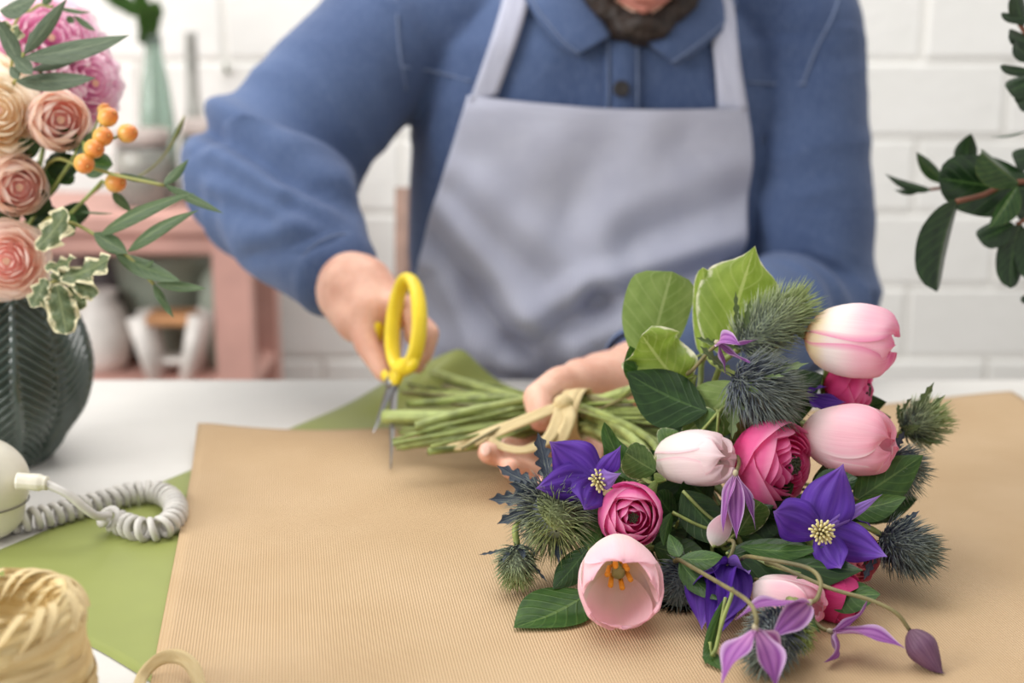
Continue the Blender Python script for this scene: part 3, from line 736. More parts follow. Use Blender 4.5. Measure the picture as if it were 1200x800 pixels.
MAG = petal_mat('magenta_pink_petal', [(0, (214, 44, 134)), (.5, (230, 74, 154)), (.85, (242, 120, 184)), (1, (250, 176, 212))], .10, (248, 160, 200), .42, freq=20)
CORAL = petal_mat('coral_pink_petal', [(0, (200, 50, 80)), (.5, (226, 92, 118)), (1, (244, 150, 166))], .1, (250, 180, 190), .25)
DEEP = petal_mat('deep_magenta_petal', [(0, (140, 8, 64)), (.6, (190, 24, 96)), (1, (224, 70, 136))], .08, (240, 120, 170), .2)
SEP = leaf_mat('sepal_green', (112, 140, 66), (140, 164, 90), (176, 190, 126))
DKC = plain('dark_green_centre', (54, 58, 34), .7, .3, 200)
RL = [(.22, 2.2, 4, 1.0), (.34, 2.25, 5, .9), (.45, 2.25, 5, .9), (.55, 2.2, 5, .9), (.65, 2.15, 5, .9), (.74, 2.1, 5, 1.0), (.83, 2.06, 5, 1.05), (.92, 2.08, 3, 1.45), (1.0, 1.98, 3, 1.55)]
RLbud = [(.28, 2.35, 4, 1.1), (.44, 2.38, 4, 1.1), (.60, 2.4, 4, 1.15), (.76, 2.38, 4, 1.2), (.90, 2.32, 3, 1.45), (1.0, 2.18, 3, 1.55)]
layered('ranunculus', 'large hot pink ranunculus opening beside the pale blush tulip', W(908, 541, .912), (.70, -.70, .08), .0300, [HOT, HOT, HOT2], RL, DKC, .0065, sepal=SEP)
layered('ranunculus', 'round magenta ranunculus bud just above the open blush tulip', W(738, 604, .880), (.12, -.93, .22), .0212, [MAG], RLbud, DKC, .0035, sepal=SEP)
layered('ranunculus', 'hot pink ranunculus tucked beneath the highest tulip', W(1000, 456, .975), (.85, -.45, .0), .0205, [HOT], RL, DKC, .005, sepal=SEP)
layered('ranunculus', 'coral pink ranunculus under the purple clematis by the blue thistle', W(1000, 652, .875), (.55, -.8, .05), .0175, [CORAL], RLbud, DKC, .003, sepal=SEP)
layered('ranunculus', 'deep magenta ranunculus low behind the lavender clematis', W(985, 702, .835), (.8, -.55, .05), .0170, [DEEP], RLbud, DKC, .003)
# one outer guard petal falling open on the large bloom's left

# ---- clematis
VIO = petal_mat('violet_tepal', [(0, (70, 34, 128)), (.4, (88, 46, 160)), (.8, (104, 62, 176)), (1, (148, 114, 200))], .30, (134, 92, 204), .3, freq=16, stripes=((62, 28, 120), 4, .45))
VIOL = petal_mat('violet_tepal_light', [(0, (110, 76, 170)), (.5, (132, 96, 188)), (1, (160, 128, 204))], .2, (184, 156, 220), .25, freq=9)
LAV = petal_mat('lavender_pink_tepal', [(0, (214, 196, 190)), (.08, (190, 130, 184)), (.5, (158, 92, 168)), (1, (140, 78, 160))], .30, (206, 160, 208), .22, freq=11, edge=((206, 176, 214), .72), stripes=((120, 52, 134), 3, .7))
PURD = petal_mat('dark_purple_bud', [(0, (92, 62, 80)), (.5, (106, 72, 100)), (1, (86, 56, 84))], .35, (160, 124, 146), .1, freq=13)
ANTH = plain('cream_stamens', (226, 214, 158), .6, .12, 200)
RCP = plain('pale_receptacle', (176, 166, 136), .6, .1)
def clematis(label, base, axis, tepals, mat, stamens=True, stem_via=None, W0=.011, sr=.0013, smat=None, stem=True, stampack=(34, .009, .014)):
    """tepals: (world tip point, half width, bulge) each spanning from the base"""
    base = Vector(base); M = frame_mat(base, axis); t = empty('clematis', M, label, 'flower'); ax = Vector(axis).normalized()
    Mi = M.inverted()
    for tip, wd, bend in tepals:
        mm = mat
        if isinstance(wd, tuple): wd, mm = wd
        tip = Vector(tip); d = tip-base; nr = (-ax-d.normalized()*(-ax).dot(d.normalized()))
        if nr.length < .05: nr = Vector((0, 0, 1))
        L = d.length*(1+bend*bend/5.0); wd = wd*(1.12 if mm is VIO else .95)
        P = strip_P(L, wd, -bend, bend*1.25, SEPW[0], SEPW[1], random.uniform(-.3, -.05), .26, 2.8, 15, 22, random.random()*6, groove=.06)
        o = obj('tepal', MB().grid(P).mesh('tepal', mm), t, Mi @ frame_mat(base, d, 0, 1, nr))
    if stamens:
        n_, rad, ln = stampack
        mb = MB()
        for k in range(n_):
            a = k*2.4; q = math.sqrt((k+.5)/n_); b = (math.cos(a)*q*rad*.35, math.sin(a)*q*rad*.35, .001); e = (math.cos(a)*q*rad, math.sin(a)*q*rad, ln*(1.05-.45*q*q))
            m_ = (b[0]*1.7, b[1]*1.7, ln*.55); mb.tube(catmull([b, m_, e], 3), [.0005]*4+[.0009, .0009, .0007], 5)
        obj('stamens', mb.mesh('stamens', ANTH), t)
    mb = MB(); mb.ball((0, 0, -.001), (.0019, .0019, .0024), 8, 6); obj('receptacle', mb.mesh('receptacle', RCP), t)
    if stem:
        if stem_via is None: add_stem(t, base, axis, sr, smat or STEMD)
        else: add_stem(t, base, None, sr, smat or STEMD, stem_via)
    return t
c1 = W(700, 561, .885)
clematis('violet clematis with cream stamens beside the blue thistle', c1, (.25, -.95, .25), [
    (W(643, 517, .893), .0145, -.35), (W(627, 572, .880), .0115, -.30), (W(684, 598, .868), .0110, -.25), (W(728, 523, .872), (.0065, VIO), .5), (W(726, 556, .868), (.0075, VIOL), .9)], VIO)
c2 = W(962, 622, .845)
clematis('violet clematis with upright tepal in front of the soft pink tulip', c2, (-.1, -.95, .3), [
    (W(904, 598, .838), .0125, -.45), (W(988, 543, .862), .0150, -.35), (W(1040, 652, .835), .0115, -.55), (W(986, 668, .822), .0095, -.5), (W(1036, 578, .87), (.0040, VIOL), .2)], VIO)
c3 = W(852, 662, .84)
clematis('crumpled violet clematis hanging under a leaf pair beside the open tulip', c3, (-.3, -.55, -.7), [
    (W(806, 690, .822), .0120, -.5), (W(820, 735, .805), .0140, -.6), (W(848, 730, .800), .0130, -.5), (W(832, 757, .793), .0110, -.4), (W(879, 672, .825), (.0090, VIOL), -.3)], VIO, stamens=False)
c4 = W(885, 737, .722)
clematis('lavender clematis bell nodding down over the dark thistle', c4, (0, -.35, -.9), [
    (W(843, 802, .700), .0098, -.3), (W(911, 808, .696), .0092, -.3), (W(916, 773, .735), .0065, -.3)], LAV, False, [W(886, 722, .725), W(875, 703, .74), W(838, 680, .785), W(797, 656, .835)])
c5 = W(947, 707, .760)
clematis('lavender clematis with tepals spread toward the nodding bell', c5, (-.7, -.5, -.4), [
    (W(860, 722, .735), .0090, -.35), (W(903, 748, .728), .0085, -.25), (W(925, 728, .775), .006, .2)], LAV, False, [W(958, 700, .764), W(961, 680, .775), W(943, 664, .79), W(880, 652, .82)])
c6 = W(975, 740, .782)
clematis('lavender clematis sprawling on the kraft paper with a curled tepal', c6, (.8, -.4, -.1), [
    (W(1064, 758, .762), .0080, -.3), (W(1020, 703, .79), .0065, .45), (W(970, 778, .762), (.0085, LAV), .9)], LAV, False, [W(962, 735, .79), W(940, 715, .81), W(890, 680, .83)])
c7 = W(862, 556, .872)
clematis('drooping purple clematis bell under the large hot pink ranunculus', c7, (.05, -.1, -1), [
    (W(846, 624, .862), .0050, -.2), (W(863, 632, .858), .0060, -.1), (W(887, 622, .862), .0050, -.2), (W(856, 615, .872), .0050, .1)], LAV, False, [W(866, 540, .895), W(860, 520, .93)])
c8 = W(842, 402, .935)
clematis('small mauve clematis star among the upper thistles', c8, (.75, -.5, -.35), [
    (W(890, 398, .925), .0045, .25), (W(851, 440, .925), .0042, .2), (W(884, 428, .92), .0046, .25), (W(866, 402, .915), .0072, -.7)], LAV, False, [W(828, 415, .94), W(806, 438, .95)])
c9 = W(945, 462, .955)
clematis('dark violet clematis peeking out between the two pink tulips', c9, (.8, -.4, 0), [
    (W(992, 472, .945), .0060, -.3), (W(970, 452, .95), .0055, -.3), (W(968, 482, .945), .0065, -.2)], VIO, False)
c10 = W(1012, 590, .895)
clematis('dark plum clematis hidden behind the violet clematis', c10, (.8, -.3, -.3), [(W(1036, 603, .885), .007, -.4), (W(1020, 618, .885), .007, -.4)], DEEP and VIO, False)
# bud
def bud():
    b = W(1066, 738, .772); tp = W(1107, 797, .7535); ax = tp-b; L = ax.length; M = frame_mat(b, ax); t = empty('clematis_bud', M, 'closed dark plum clematis bud on a long arching stem', 'flower bud')
    for k in range(4):
        v = np.linspace(0, 1, 18); u = np.linspace(-1, 1, 9); U, V = np.meshgrid(u, v); r = spl([0, .1, .35, .65, .9, 1], [.1, .62, 1, .62, .14, .02], v)[:, None]*.0098*(1-.10*U**2)
        A = U*PI/4*1.05
        obj('tepal', MB().grid(np.stack([r*np.cos(A), r*np.sin(A), L*V], 2)).mesh('tepal', PURD), t, RZ(k*PI/2))
    add_stem(t, b, None, .0013, STEMD, [W(1050, 718, .776), W(1020, 703, .785), W(970, 688, .80), W(905, 660, .83)])
bud()

# ---- eryngium thistles
def thistle_mat(name, base, mid, tip, apex):
    n = NT(name); x, y, z = n.sep(n.uv()); c = n.ramp(y, [(0, base), (.45, mid), (1, tip)])
    c = n.mix(n.math('MULTIPLY', n.math('POWER', x, 2.0), .8), c, C4(apex)); return n.finish(c, .6, transl=.1)
TH_G = thistle_mat('thistle_grey_green', (84, 88, 108), (134, 146, 124), (186, 194, 156), (162, 178, 104))
TH_B = thistle_mat('thistle_blue', (58, 60, 94), (96, 102, 122), (146, 154, 140), (170, 182, 104))
TH_D = thistle_mat('thistle_dark', (66, 68, 98), (106, 114, 124), (160, 168, 150), (124, 134, 116))
TH_Y = thistle_mat('thistle_young', (110, 130, 70), (150, 166, 92), (190, 200, 130), (180, 196, 110))
BR_G = leaf_mat('thistle_bract_green', (84, 104, 66), (112, 130, 86), (160, 172, 120), rough=.55)
BR_B = leaf_mat('thistle_bract_blue', (52, 62, 80), (76, 86, 98), (120, 128, 126), rough=.55)
def spiny(n=6):
    xs, ys = [0], [.2]
    for k in range(n): xs += [(k+.55)/(n+.6), (k+.9)/(n+.6)]; e = math.sin((k+1)/(n+1.0)*PI)**.6; ys += [e, e*.42]
    return xs+[1], ys+[0]
SPX, SPY = spiny()
def thistle(label, base, tip, Rc, bl, mat, brmat, nb=7, bract=.032, count=420, bract_dirs=(), spread=.9, smat=None, fwd=.55):
    base = Vector(base); tip = Vector(tip); ax = tip-base; L = ax.length; M = frame_mat(base, ax, random.random()*6); t = empty('eryngium_thistle', M, label, 'flower')
    mb = MB(); prof = [(Rc*math.sin(a)**.8, L*.5-L*.5*math.cos(a)) for a in np.linspace(.05, PI-.02, 12)]; mb.lathe(prof, 16); obj('core', mb.mesh('core', mat), t)
    mb = MB()
    V, F, UV = [], [], []
    for k in range(count):
        h = (k+.5)/count; a = k*2.39996; th = math.acos(1-2*h); r = Rc*max(math.sin(th), .05)**.8; z = L*h
        p = np.array((r*math.cos(a), r*math.sin(a), z)); rad = np.array((math.cos(a), math.sin(a), 0.))
        d = rad*(1.0-.55*h)+np.array((0, 0, 1.))*(fwd*(.2+1.5*h))+rng.normal(0, .16, 3); d /= np.linalg.norm(d); ln = bl*rng.uniform(.65, 1.15)*(1-.25*h)
        s = np.cross(d, (0.3, .5, .8)); s /= np.linalg.norm(s); q = np.cross(d, s); w_ = .00055; i = len(V)
        m_ = p+d*ln*.55+np.array((0, 0, 1))*ln*.04
        e = p+d*ln+np.array((0, 0, 1))*ln*.16
        V += [p+s*w_, p-s*w_*.5+q*w_*.8, p-s*w_*.5-q*w_*.8, m_+s*w_*.7, m_-s*w_*.35+q*w_*.6, m_-s*w_*.35-q*w_*.6, e]; UV += [(h, 0)]*3+[(h, .55)]*3+[(h, 1)]
        for j in range(3): F += [(i+j, i+(j+1) % 3, i+3+(j+1) % 3, i+3+j), (i+3+j, i+3+(j+1) % 3, i+6)]
    mb.add(V, F, UV); o = obj('bristles', mb.mesh('bristles', mat), t); o['kind'] = 'stuff'
    for k in range(nb):
        P = strip_P(bract*random.uniform(.75, 1.15), bract*.15, spread+random.uniform(-.3, .3), spread*.55, SPX, SPY, -.5, nu=5, nv=26); obj('bract', MB().grid(P).mesh('bract', brmat), t, RZ(k*2*PI/nb+random.uniform(-.3, .3)))
    for tp, wd in bract_dirs:
        leaf(t, base, tp, (0, -.7, .7), wd, brmat, prof=(SPX, SPY), bend=.2, cup=-.3, nv=28).name = 'bract'
    add_stem(t, base, ax, .0022, smat or STEMG); return t
thistle('grey green thistle behind the mauve clematis star', W(868, 408, .975), W(942, 352, .965), .012, .019, TH_G, BR_G, 6, .030, 620, [(W(862, 340, .96), .003), (W(880, 350, .955), .003), (W(815, 395, .95), .004)], .6)
thistle('bristly violet grey thistle just above the large hot pink ranunculus', W(862, 440, .935), W(922, 474, .915), .014, .022, TH_D, BR_G, 5, .034, 700, [(W(858, 515, .905), .0055), (W(948, 425, .92), .005), (W(820, 405, .93), .0045), (W(920, 440, .90), .004)], .8)
thistle('dark blue thistle with green heart beside the left hand', W(648, 580, .915), W(652, 622, .878), .015, .024, TH_B, BR_B, 6, .036, 700, [(W(572, 585, .905), .0075), (W(582, 545, .930), .007), (W(630, 506, .930), .0075), (W(582, 614, .895), .007), (W(596, 566, .895), .0065), (W(655, 660, .868), .005)], 1.2, fwd=.35)
thistle('small green thistle lying on the kraft paper near the blue one', W(606, 640, .885), W(605, 682, .868), .008, .012, TH_G, BR_B, 7, .022, 320, [(W(560, 650, .88), .0016), (W(642, 682, .868), .0018)], 1.1)
thistle('lone grey green thistle jutting out beyond the soft pink tulip', W(1058, 505, .975), W(1102, 488, .965), .009, .016, TH_G, BR_G, 6, .030, 380, [(W(1095, 447, .965), .004), (W(1108, 462, .965), .0035), (W(1105, 520, .95), .003), (W(1052, 472, .965), .0035)], 1.0)
thistle('blue grey thistle resting on kraft paper beside the coral ranunculus', W(1035, 628, .885), W(1088, 654, .862), .011, .016, TH_D, BR_B, 6, .022, 560, [(W(1078, 598, .87), .0035), (W(1012, 680, .855), .0035)], .9)
thistle('dark thistle wedged behind the open blush tulip', W(806, 662, .885), W(792, 722, .850), .012, .017, TH_D, BR_B, 6, .022, 520, [], .9)
thistle('dark blue thistle beneath the nodding lavender bell', W(918, 722, .785), W(893, 776, .748), .010, .015, TH_D, BR_B, 6, .020, 560, [], .9)
thistle('tiny yellow green young thistle beside the sprawling clematis', W(935, 728, .786), W(938, 756, .77), .0045, .009, TH_Y, BR_G, 4, .010, 220, [], .6)
thistle('dark thistle hiding behind the soft pink tulip', W(1040, 540, .93), W(1072, 560, .92), .010, .016, TH_D, BR_B, 6, .024, 380, [(W(1060, 505, .93), .004)], 1.0)

# ---- greenery
LD = leaf_mat('dark_green_leaf', (28, 54, 24), (46, 76, 34), (76, 106, 56), rough=.4)
LM = leaf_mat('mid_green_leaf', (48, 82, 32), (70, 106, 44), (112, 142, 74), rough=.42, transl=.3)
LL = leaf_mat('light_green_leaf', (120, 146, 72), (142, 166, 92), (172, 190, 124), rough=.45, transl=.4)
LY = leaf_mat('yellow_green_variegated_leaf', (126, 152, 52), (152, 176, 76), (190, 204, 124), edge=(238, 236, 208), epos=.88, enoise=.30, transl=.4)
LE = leaf_mat('cream_edged_leaf', (70, 100, 46), (96, 124, 62), (130, 156, 90), edge=(222, 222, 178), epos=.93, enoise=.2, transl=.3)
def sprig(label, node, leaves, mat, r=.0014, smat=None, name='foliage_stem', via=()):
    node = Vector(node); t = empty(name, Matrix.Translation(node), label, 'foliage')
    add_stem(t, node, None, r, smat or STEMG, via)
    for lf in leaves:
        base, tip, nr, wd = lf[:4]; k = dict(lf[4]) if len(lf) > 4 else {}; mm = k.pop('mat', mat)
        leaf(t, base, tip, nr, wd, mm, **k)
        if (Vector(base)-node).length > .012:
            mid = node.lerp(Vector(base), .5)+Vector((0, 0, -.003)); mb = MB(); mb.tube(catmull([np.array(node), np.array(mid), np.array(base)], 4), .0011, 6); wpart('leaf_stalk', mb, smat or STEMG, t)
    return t
CAMN = (0, -1, .35)
sprig('light green folded leaf pair standing tall at the back of the bouquet', W(772, 432, 1.0), [
    (W(758, 438, 1.005), W(788, 318, 1.012), (.3, -1, .2), .026, dict(cup=.35, bend=.15, prof=([0, .15, .45, .8, .93, 1], [.08, .5, .95, 1.0, .72, .0]), mat=LL)),
    (W(822, 415, .995), W(824, 313, 1.0), (-.45, -.85, .2), .0105, dict(cup=.5, bend=.2, prof=ROUND, mat=LY))], LL)
sprig('yellow green leaf with white edge highest in the bouquet', W(850, 415, .99), [
    (W(845, 415, .99), W(885, 288, .985), (-.1, -1, .2), .0285, dict(cup=.28, bend=.12, prof=([0, .1, .4, .68, .84, .92, 1], [.1, .6, 1, .9, .35, .14, 0]), mat=LY)),
    (W(880, 372, .985), W(940, 336, .98), (-.3, -.6, .8), .006, dict(prof=LANCE, mat=LL))], LY)
sprig('wavy cream edged leaf curling beside the dark ivy leaf', W(815, 440, .965), [
    (W(806, 462, .962), W(752, 392, .955), (.1, -.9, .3), .0235, dict(cup=.15, bend=.25, prof=ROUND, ruf=.5, rufn=4, mat=LY)),
    (W(760, 455, .96), W(738, 405, .958), (.5, -1, .1), .010, dict(mat=LM))], LY)
sprig('broad dark green leaf where the stems meet the flowers', W(842, 482, .93), [
    (W(828, 482, .935), W(734, 436, .945), (.1, -.75, .6), .0225, dict(cup=.25, bend=.3, mat=LD)),
    (W(868, 450, .945), W(800, 510, .935), (.1, -.8, .6), .020, dict(mat=LL, cup=.2)),
    (W(800, 520, .94), W(842, 486, .93), (0, -.9, .4), .0125, dict(mat=LE, prof=ROUND)),
    (W(838, 540, .93), W(795, 470, .955), (0, -.9, .4), .018, dict(mat=LD))], LD)
sprig('dark green pointed leaf resting on the kraft paper beside the tulip', W(700, 675, .86), [
    (W(692, 694, .853), W(602, 738, .8160), (.15, -.40, 1), .0240, dict(bend=.18, cup=.12, mat=LM)),
    (W(690, 640, .875), W(648, 690, .855), (-.2, -.8, .5), .010, dict(mat=LD)), (W(700, 640, .87), W(672, 600, .89), (0, -1, .3), .009, dict(mat=LM))], LM)
sprig('green leaf pair spreading under the soft pink tulip', W(985, 592, .895), [
    (W(1000, 588, .895), W(1082, 533, .905), (.2, -.75, .6), .0155, dict(mat=LM, bend=.25)),
    (W(990, 598, .885), W(1062, 582, .875), (.1, -.6, .8), .0105, dict(mat=LM, bend=.25)),
    (W(950, 575, .89), W(1005, 560, .885), (.1, -.8, .5), .012, dict(mat=LD))], LM)
sprig('long dark leaf stretching below the violet clematis', W(862, 640, .855), [
    (W(852, 648, .845), W(1012, 668, .825), (.0, -.7, .7), .0185, dict(mat=LD, bend=.18, prof=LANCE)),
    (W(868, 640, .845), W(965, 640, .84), (0, -.5, .8), .007, dict(mat=LM)),
    (W(960, 688, .83), W(1032, 696, .815), (.1, -.6, .8), .013, dict(mat=LM)),
    (W(938, 672, .82), W(962, 742, .785), (.5, -.8, .2), .008, dict(mat=LM))], LD)
sprig('curly green leaf beside the violet clematis', W(752, 560, .905), [
    (W(745, 566, .905), W(708, 494, .92), (.4, -.9, .2), .0095, dict(mat=LM, bend=.5, ruf=.4)),
    (W(768, 552, .905), W(733, 530, .90), (.1, -.9, .4), .012, dict(mat=LE, prof=ROUND)),
    (W(775, 525, .925), W(795, 505, .925), (0, -1, .3), .010, dict(mat=LE)),
    (W(772, 562, .895), W(768, 604, .88), (.6, -.8, 0), .0055, dict(mat=LL, cup=.8)),
    (W(780, 562, .895), W(766, 556, .885), (.0, -.8, .4), .003, dict(mat=LL))], LM)
sprig('pair of small narrow leaves on the nodding clematis stem', W(796, 656, .838), [
    (W(797, 654, .838), W(847, 652, .822), (0, -.7, .7), .0075, dict(mat=LM, bend=.35, prof=LANCE)),
    (W(797, 658, .835), W(842, 703, .808), (.4, -.8, .4), .0075, dict(mat=LM, bend=.3, prof=LANCE)),
    (W(796, 652, .84), W(784, 625, .855), (0, -1, .3), .005, dict(mat=LM))], LM, r=.0014, smat=STEMD)
sprig('round pale rimmed leaf beneath the drooping clematis bell', W(862, 625, .875), [
    (W(865, 626, .87), W(892, 588, .868), (.2, -1, .2), .013, dict(mat=LE, prof=ROUND)),
    (W(800, 575, .885), W(855, 640, .868), (0, -.8, .5), .014, dict(mat=LD)),
    (W(788, 600, .88), W(778, 640, .868), (.5, -.9, .2), .005, dict(mat=LM)),
    (W(835, 640, .862), W(858, 598, .865), (.1, -1, .2), .008, dict(mat=PT2, prof=LANCE))], LD)
sprig('trailing green leaf under the nodding lavender bell', W(834, 782, .772), [
    (W(832, 752, .785), W(846, 806, .758), (.5, -.8, .3), .006, dict(mat=LM)), (W(850, 700, .805), W(826, 800, .765), (.3, -.8, .4), .004, dict(mat=LM))], LM, r=.0013, via=(W(846, 730, .79), W(858, 690, .81)))
# dark filler foliage inside the dome
random.seed(21)
kinds = range(9)
for i, kind in enumerate(kinds):
    cx, cy, cY = [(760, 640, .885), (860, 600, .90), (880, 480, .955), (930, 680, .85), (1000, 580, .92), (960, 500, .975), (765, 570, .925), (820, 625, .885), (700, 620, .905)][i]
    node = W(cx-30, cy-10, cY+.02); lv = []
    for k in range(14):
        ox, oy = random.uniform(-80, 75), random.uniform(-45, 48); Yb = cY+random.uniform(.0, .03)
        b = node.lerp(W(cx+ox*.4, cy+oy*.4, Yb), .7); tp = W(cx+ox*1.05+12, cy+oy*1.1, Yb-.006)
        zmin = TZ+.012
        if tp.z < zmin: tp.z = zmin
        if b.z < zmin: b.z = zmin
        if (tp-b).length < .02: continue
        lv.append((b, tp, (random.uniform(-.5, .5), -.8, random.uniform(.1, .9)), random.uniform(.011, .018), dict(mat=LD if k % 4 else LM, bend=random.uniform(.1, .5))))
    where = ['under the magenta ranunculus bud', 'beneath the pale blush tulip', 'around the violet grey thistle', 'around the crumpled violet clematis', 'beneath the soft pink tulip', 'behind the highest tulip', 'at the stem end of the pale blush tulip', 'around the drooping clematis bell', 'behind the dark blue thistle'][i]
    sprig('dense dark green foliage stem '+where, node, lv, LD)

# bare thick stems showing in the bundle
for i, (a, b, r, mt) in enumerate([((449, 488, 1.165), (730, 470, 1.10), .0058, STEMP), ((508, 437, 1.30), (745, 455, 1.09), .0045, STEMP), ((470, 522, 1.10), (750, 490, 1.06), .0042, STEMG), ((500, 512, 1.11), (742, 500, 1.04), .0040, STEMG), ((520, 455, 1.26), (740, 478, 1.08), .0042, STEMD)]):
    p0, p1 = W(*a), W(*b); p0.z = max(p0.z, TZ+.02); rt = empty('flower_stem', Matrix.Translation(p0), ['thick pale green tulip stem between the scissor blades', 'long pale stem reaching farthest behind the scissors', 'green stem lowest in the bundle over the fingers', 'slim green stem resting over the fingers', 'brownish woody stem at the back of the bundle'][i], 'stem')
    q = catmull([np.array(p0), np.array(p0.lerp(BIND, .55)), np.array(BIND+Vector((0, (.004, .01, -.008, -.010, .012)[i], (.010, .006, -.006, -.009, .012)[i]))), np.array(p1)], 8); mb = MB(); mb.tube(q, np.linspace(r, r*.9, len(q)), 10); wpart('stalk', mb, mt, rt)

# ---- raffia tie
RAF = NT('natural_raffia'); _n = RAF.noise(3, 4, RAF.mapping(RAF.uv(), (30, 2, 1)))
RAF = RAF.finish(RAF.ramp(_n, [(.3, (214, 186, 130)), (.7, (242, 224, 178))]), .6, RAF.bump(_n, .4, .001), transl=.15)
def ribbon(mb, pts, wd, nrm, per=8, crinkle=0.0, nu=5):
    p = catmull([np.array(q) for q in pts], per); T = np.gradient(p, axis=0); T /= np.linalg.norm(T, axis=1)[:, None]; nr = np.array(nrm, float)
    wd = np.interp(np.linspace(0, 1, len(p)), np.linspace(0, 1, len(wd)), wd) if hasattr(wd, '__len__') else np.full(len(p), wd)
    S = np.cross(T, nr); S /= np.linalg.norm(S, axis=1)[:, None]; u = np.linspace(-1, 1, nu)
    P = p[:, None, :]+S[:, None, :]*(u[None, :, None]*wd[:, None, None]); P = P+nr*(crinkle*np.sin(u*5+np.arange(len(p))[:, None]*.4))[:, :, None]
    mb.grid(P)
def raffia_tie():
    t = empty('raffia_tie', Matrix.Translation(BIND), 'cream raffia strip knotted around the flower stems', 'tie')
    cc = BIND; mb = MB()
    d = (W(760, 478, 1.09)-W(560, 492, 1.15)).normalized(); q = d.to_track_quat('Z', 'Y')
    ring = lambda a, o, r: np.array(cc+q @ Vector((math.cos(a)*r, math.sin(a)*r, o)))
    for o, r in ((-.004, .0205), (.002, .0208), (.007, .0203)):
        pts = [ring(a, o+.004*math.sin(a), r) for a in np.linspace(0, 2*PI, 22)]; p = np.array(pts); T, N, B = frames(p)
        Q = np.stack([p-np.array(d)*.0045, p, p+np.array(d)*.0045], 1); mb.grid(Q)
    o = wpart('wrap', mb, RAF, t); md = o.modifiers.new('thickness', 'SOLIDIFY'); md.thickness = .0008
    k = W(660, 472, 1.09)
    mb = MB(); mb.ball(k, (.008, .006, .007), 12, 8); wpart('knot', mb, RAF, t)
    mb = MB(); ribbon(mb, [k, W(630, 486, 1.08), W(585, 503, 1.075), W(545, 519, 1.07), W(524, 524, 1.072)], [.0035, .0048, .0058, .0056, .003], (0, -.6, .8), crinkle=.0008); o = wpart('tail', mb, RAF, t); o.modifiers.new('thickness', 'SOLIDIFY').thickness = .0008
    mb = MB(); ribbon(mb, [k, W(655, 492, 1.075), W(640, 515, 1.06), W(615, 527, 1.055), W(590, 523, 1.06), W(574, 514, 1.065)], [.006, .006, .004, .003, .003, .002], (0, -.8, .6), crinkle=.0006); o = wpart('tail', mb, RAF, t); o.modifiers.new('thickness', 'SOLIDIFY').thickness = .0008
    mb = MB(); ribbon(mb, [k, W(668, 488, 1.075), W(660, 508, 1.065), W(648, 526, 1.06)], [.004, .005, .005, .004], (0, -.9, .5), crinkle=.0006); o = wpart('tail', mb, RAF, t); o.modifiers.new('thickness', 'SOLIDIFY').thickness = .0008
raffia_tie()

# ---- scissors
def scissors():
    ym = plain('yellow_plastic', (246, 218, 48), .35, .04); sm = plain('brushed_steel', (150, 150, 152), .3, .08, 60, metal=1.0)
    pv = W(460, 448, 1.205); t = empty('scissors', Matrix.Translation(pv), 'yellow handled scissors held open around the stems', 'scissors')
    top = W(464, 330, 1.255); ax = (top-pv).normalized()
    side = Vector((.58, -.80, .0)); side = (side-ax*side.dot(ax)).normalized(); nrm = ax.cross(side)
    L = (top-pv).length
    for s, m0 in ((1, .0), (-1, .0)):
        # closed ring, elongated along the handle axis
        c0 = pv+ax*(L*(.53 if s > 0 else .70))+side*(s*.015+(.002 if s > 0 else -.026)); hw = .0200 if s > 0 else .014; hl = L*(.45 if s > 0 else .24)
        pts = [np.array(c0+ax*(hl*math.sin(a))+side*(hw*math.cos(a)*(1.0-.12*math.sin(a)))) for a in np.linspace(0, 2*PI, 40)]
        p = np.array(pts); p[-1] = p[0]; mb = MB(); T, N, B = frames(p)
        a8 = np.linspace(0, 2*PI, 13); C = np.array(c0); rad = p-C; rad /= np.linalg.norm(rad, axis=1)[:, None]; nn = np.array(nrm)
        P = p[:, None, :]+rad[:, None, :]*(np.cos(a8)[None, :, None]*.0052)+nn[None, None, :]*(np.sin(a8)[None, :, None]*.0078); P[-1] = P[0]
        mb.grid(P); g = wpart('handle_ring', mb, ym, t)
        mb = MB(); q0 = c0-ax*hl*.93; chain(mb, [q0+side*(hw*.5), q0-side*(hw*.4), pv+ax*.002+side*s*.004], [.0075, .0085, .0070] if s > 0 else [.0045, .0045, .0045], n=14, sq=.8, hint=tuple(nrm)); wpart('shank', mb, ym, t)
    mb = MB(); M = frame_mat(pv, nrm); 
    wpart('pivot_screw', MB().lathe([(0, -.005), (.005, -.005), (.0055, -.003), (.0055, .003), (.005, .005), (0, .005)], 20), sm, t, True, Matrix.Identity(4) if False else t.matrix_basis) if False else obj('pivot_screw', MB().lathe([(0, -.005), (.005, -.005), (.0055, -.003), (.0055, .003), (.005, .005), (0, .005)], 20).mesh('pivot_screw', sm), t, t.matrix_basis.inverted() @ M)
    for tipp, o in ((W(439, 507, 1.180), -.0012), (W(456, 549, 1.118), .0012)):
        d = tipp-pv; LL_ = d.length; dd = d.normalized(); sd = dd.cross(nrm).normalized(); mb = MB(); rows = []
        for v in np.linspace(-.12, 1, 14):
            wv = .0072*(1-max(0, v)**1.6)+.0006; c = pv+dd*(LL_*v)+nrm*o
            rows.append([np.array(c+sd*wv), np.array(c+sd*wv*.2+nrm*.0013*(1 if o > 0 else -1)), np.array(c-sd*wv*.7), np.array(c+sd*wv*.2-nrm*.0004*(1 if o > 0 else -1)), np.array(c+sd*wv)])
        mb.grid(np.array(rows)); wpart('blade', mb, sm, t)
scissors()

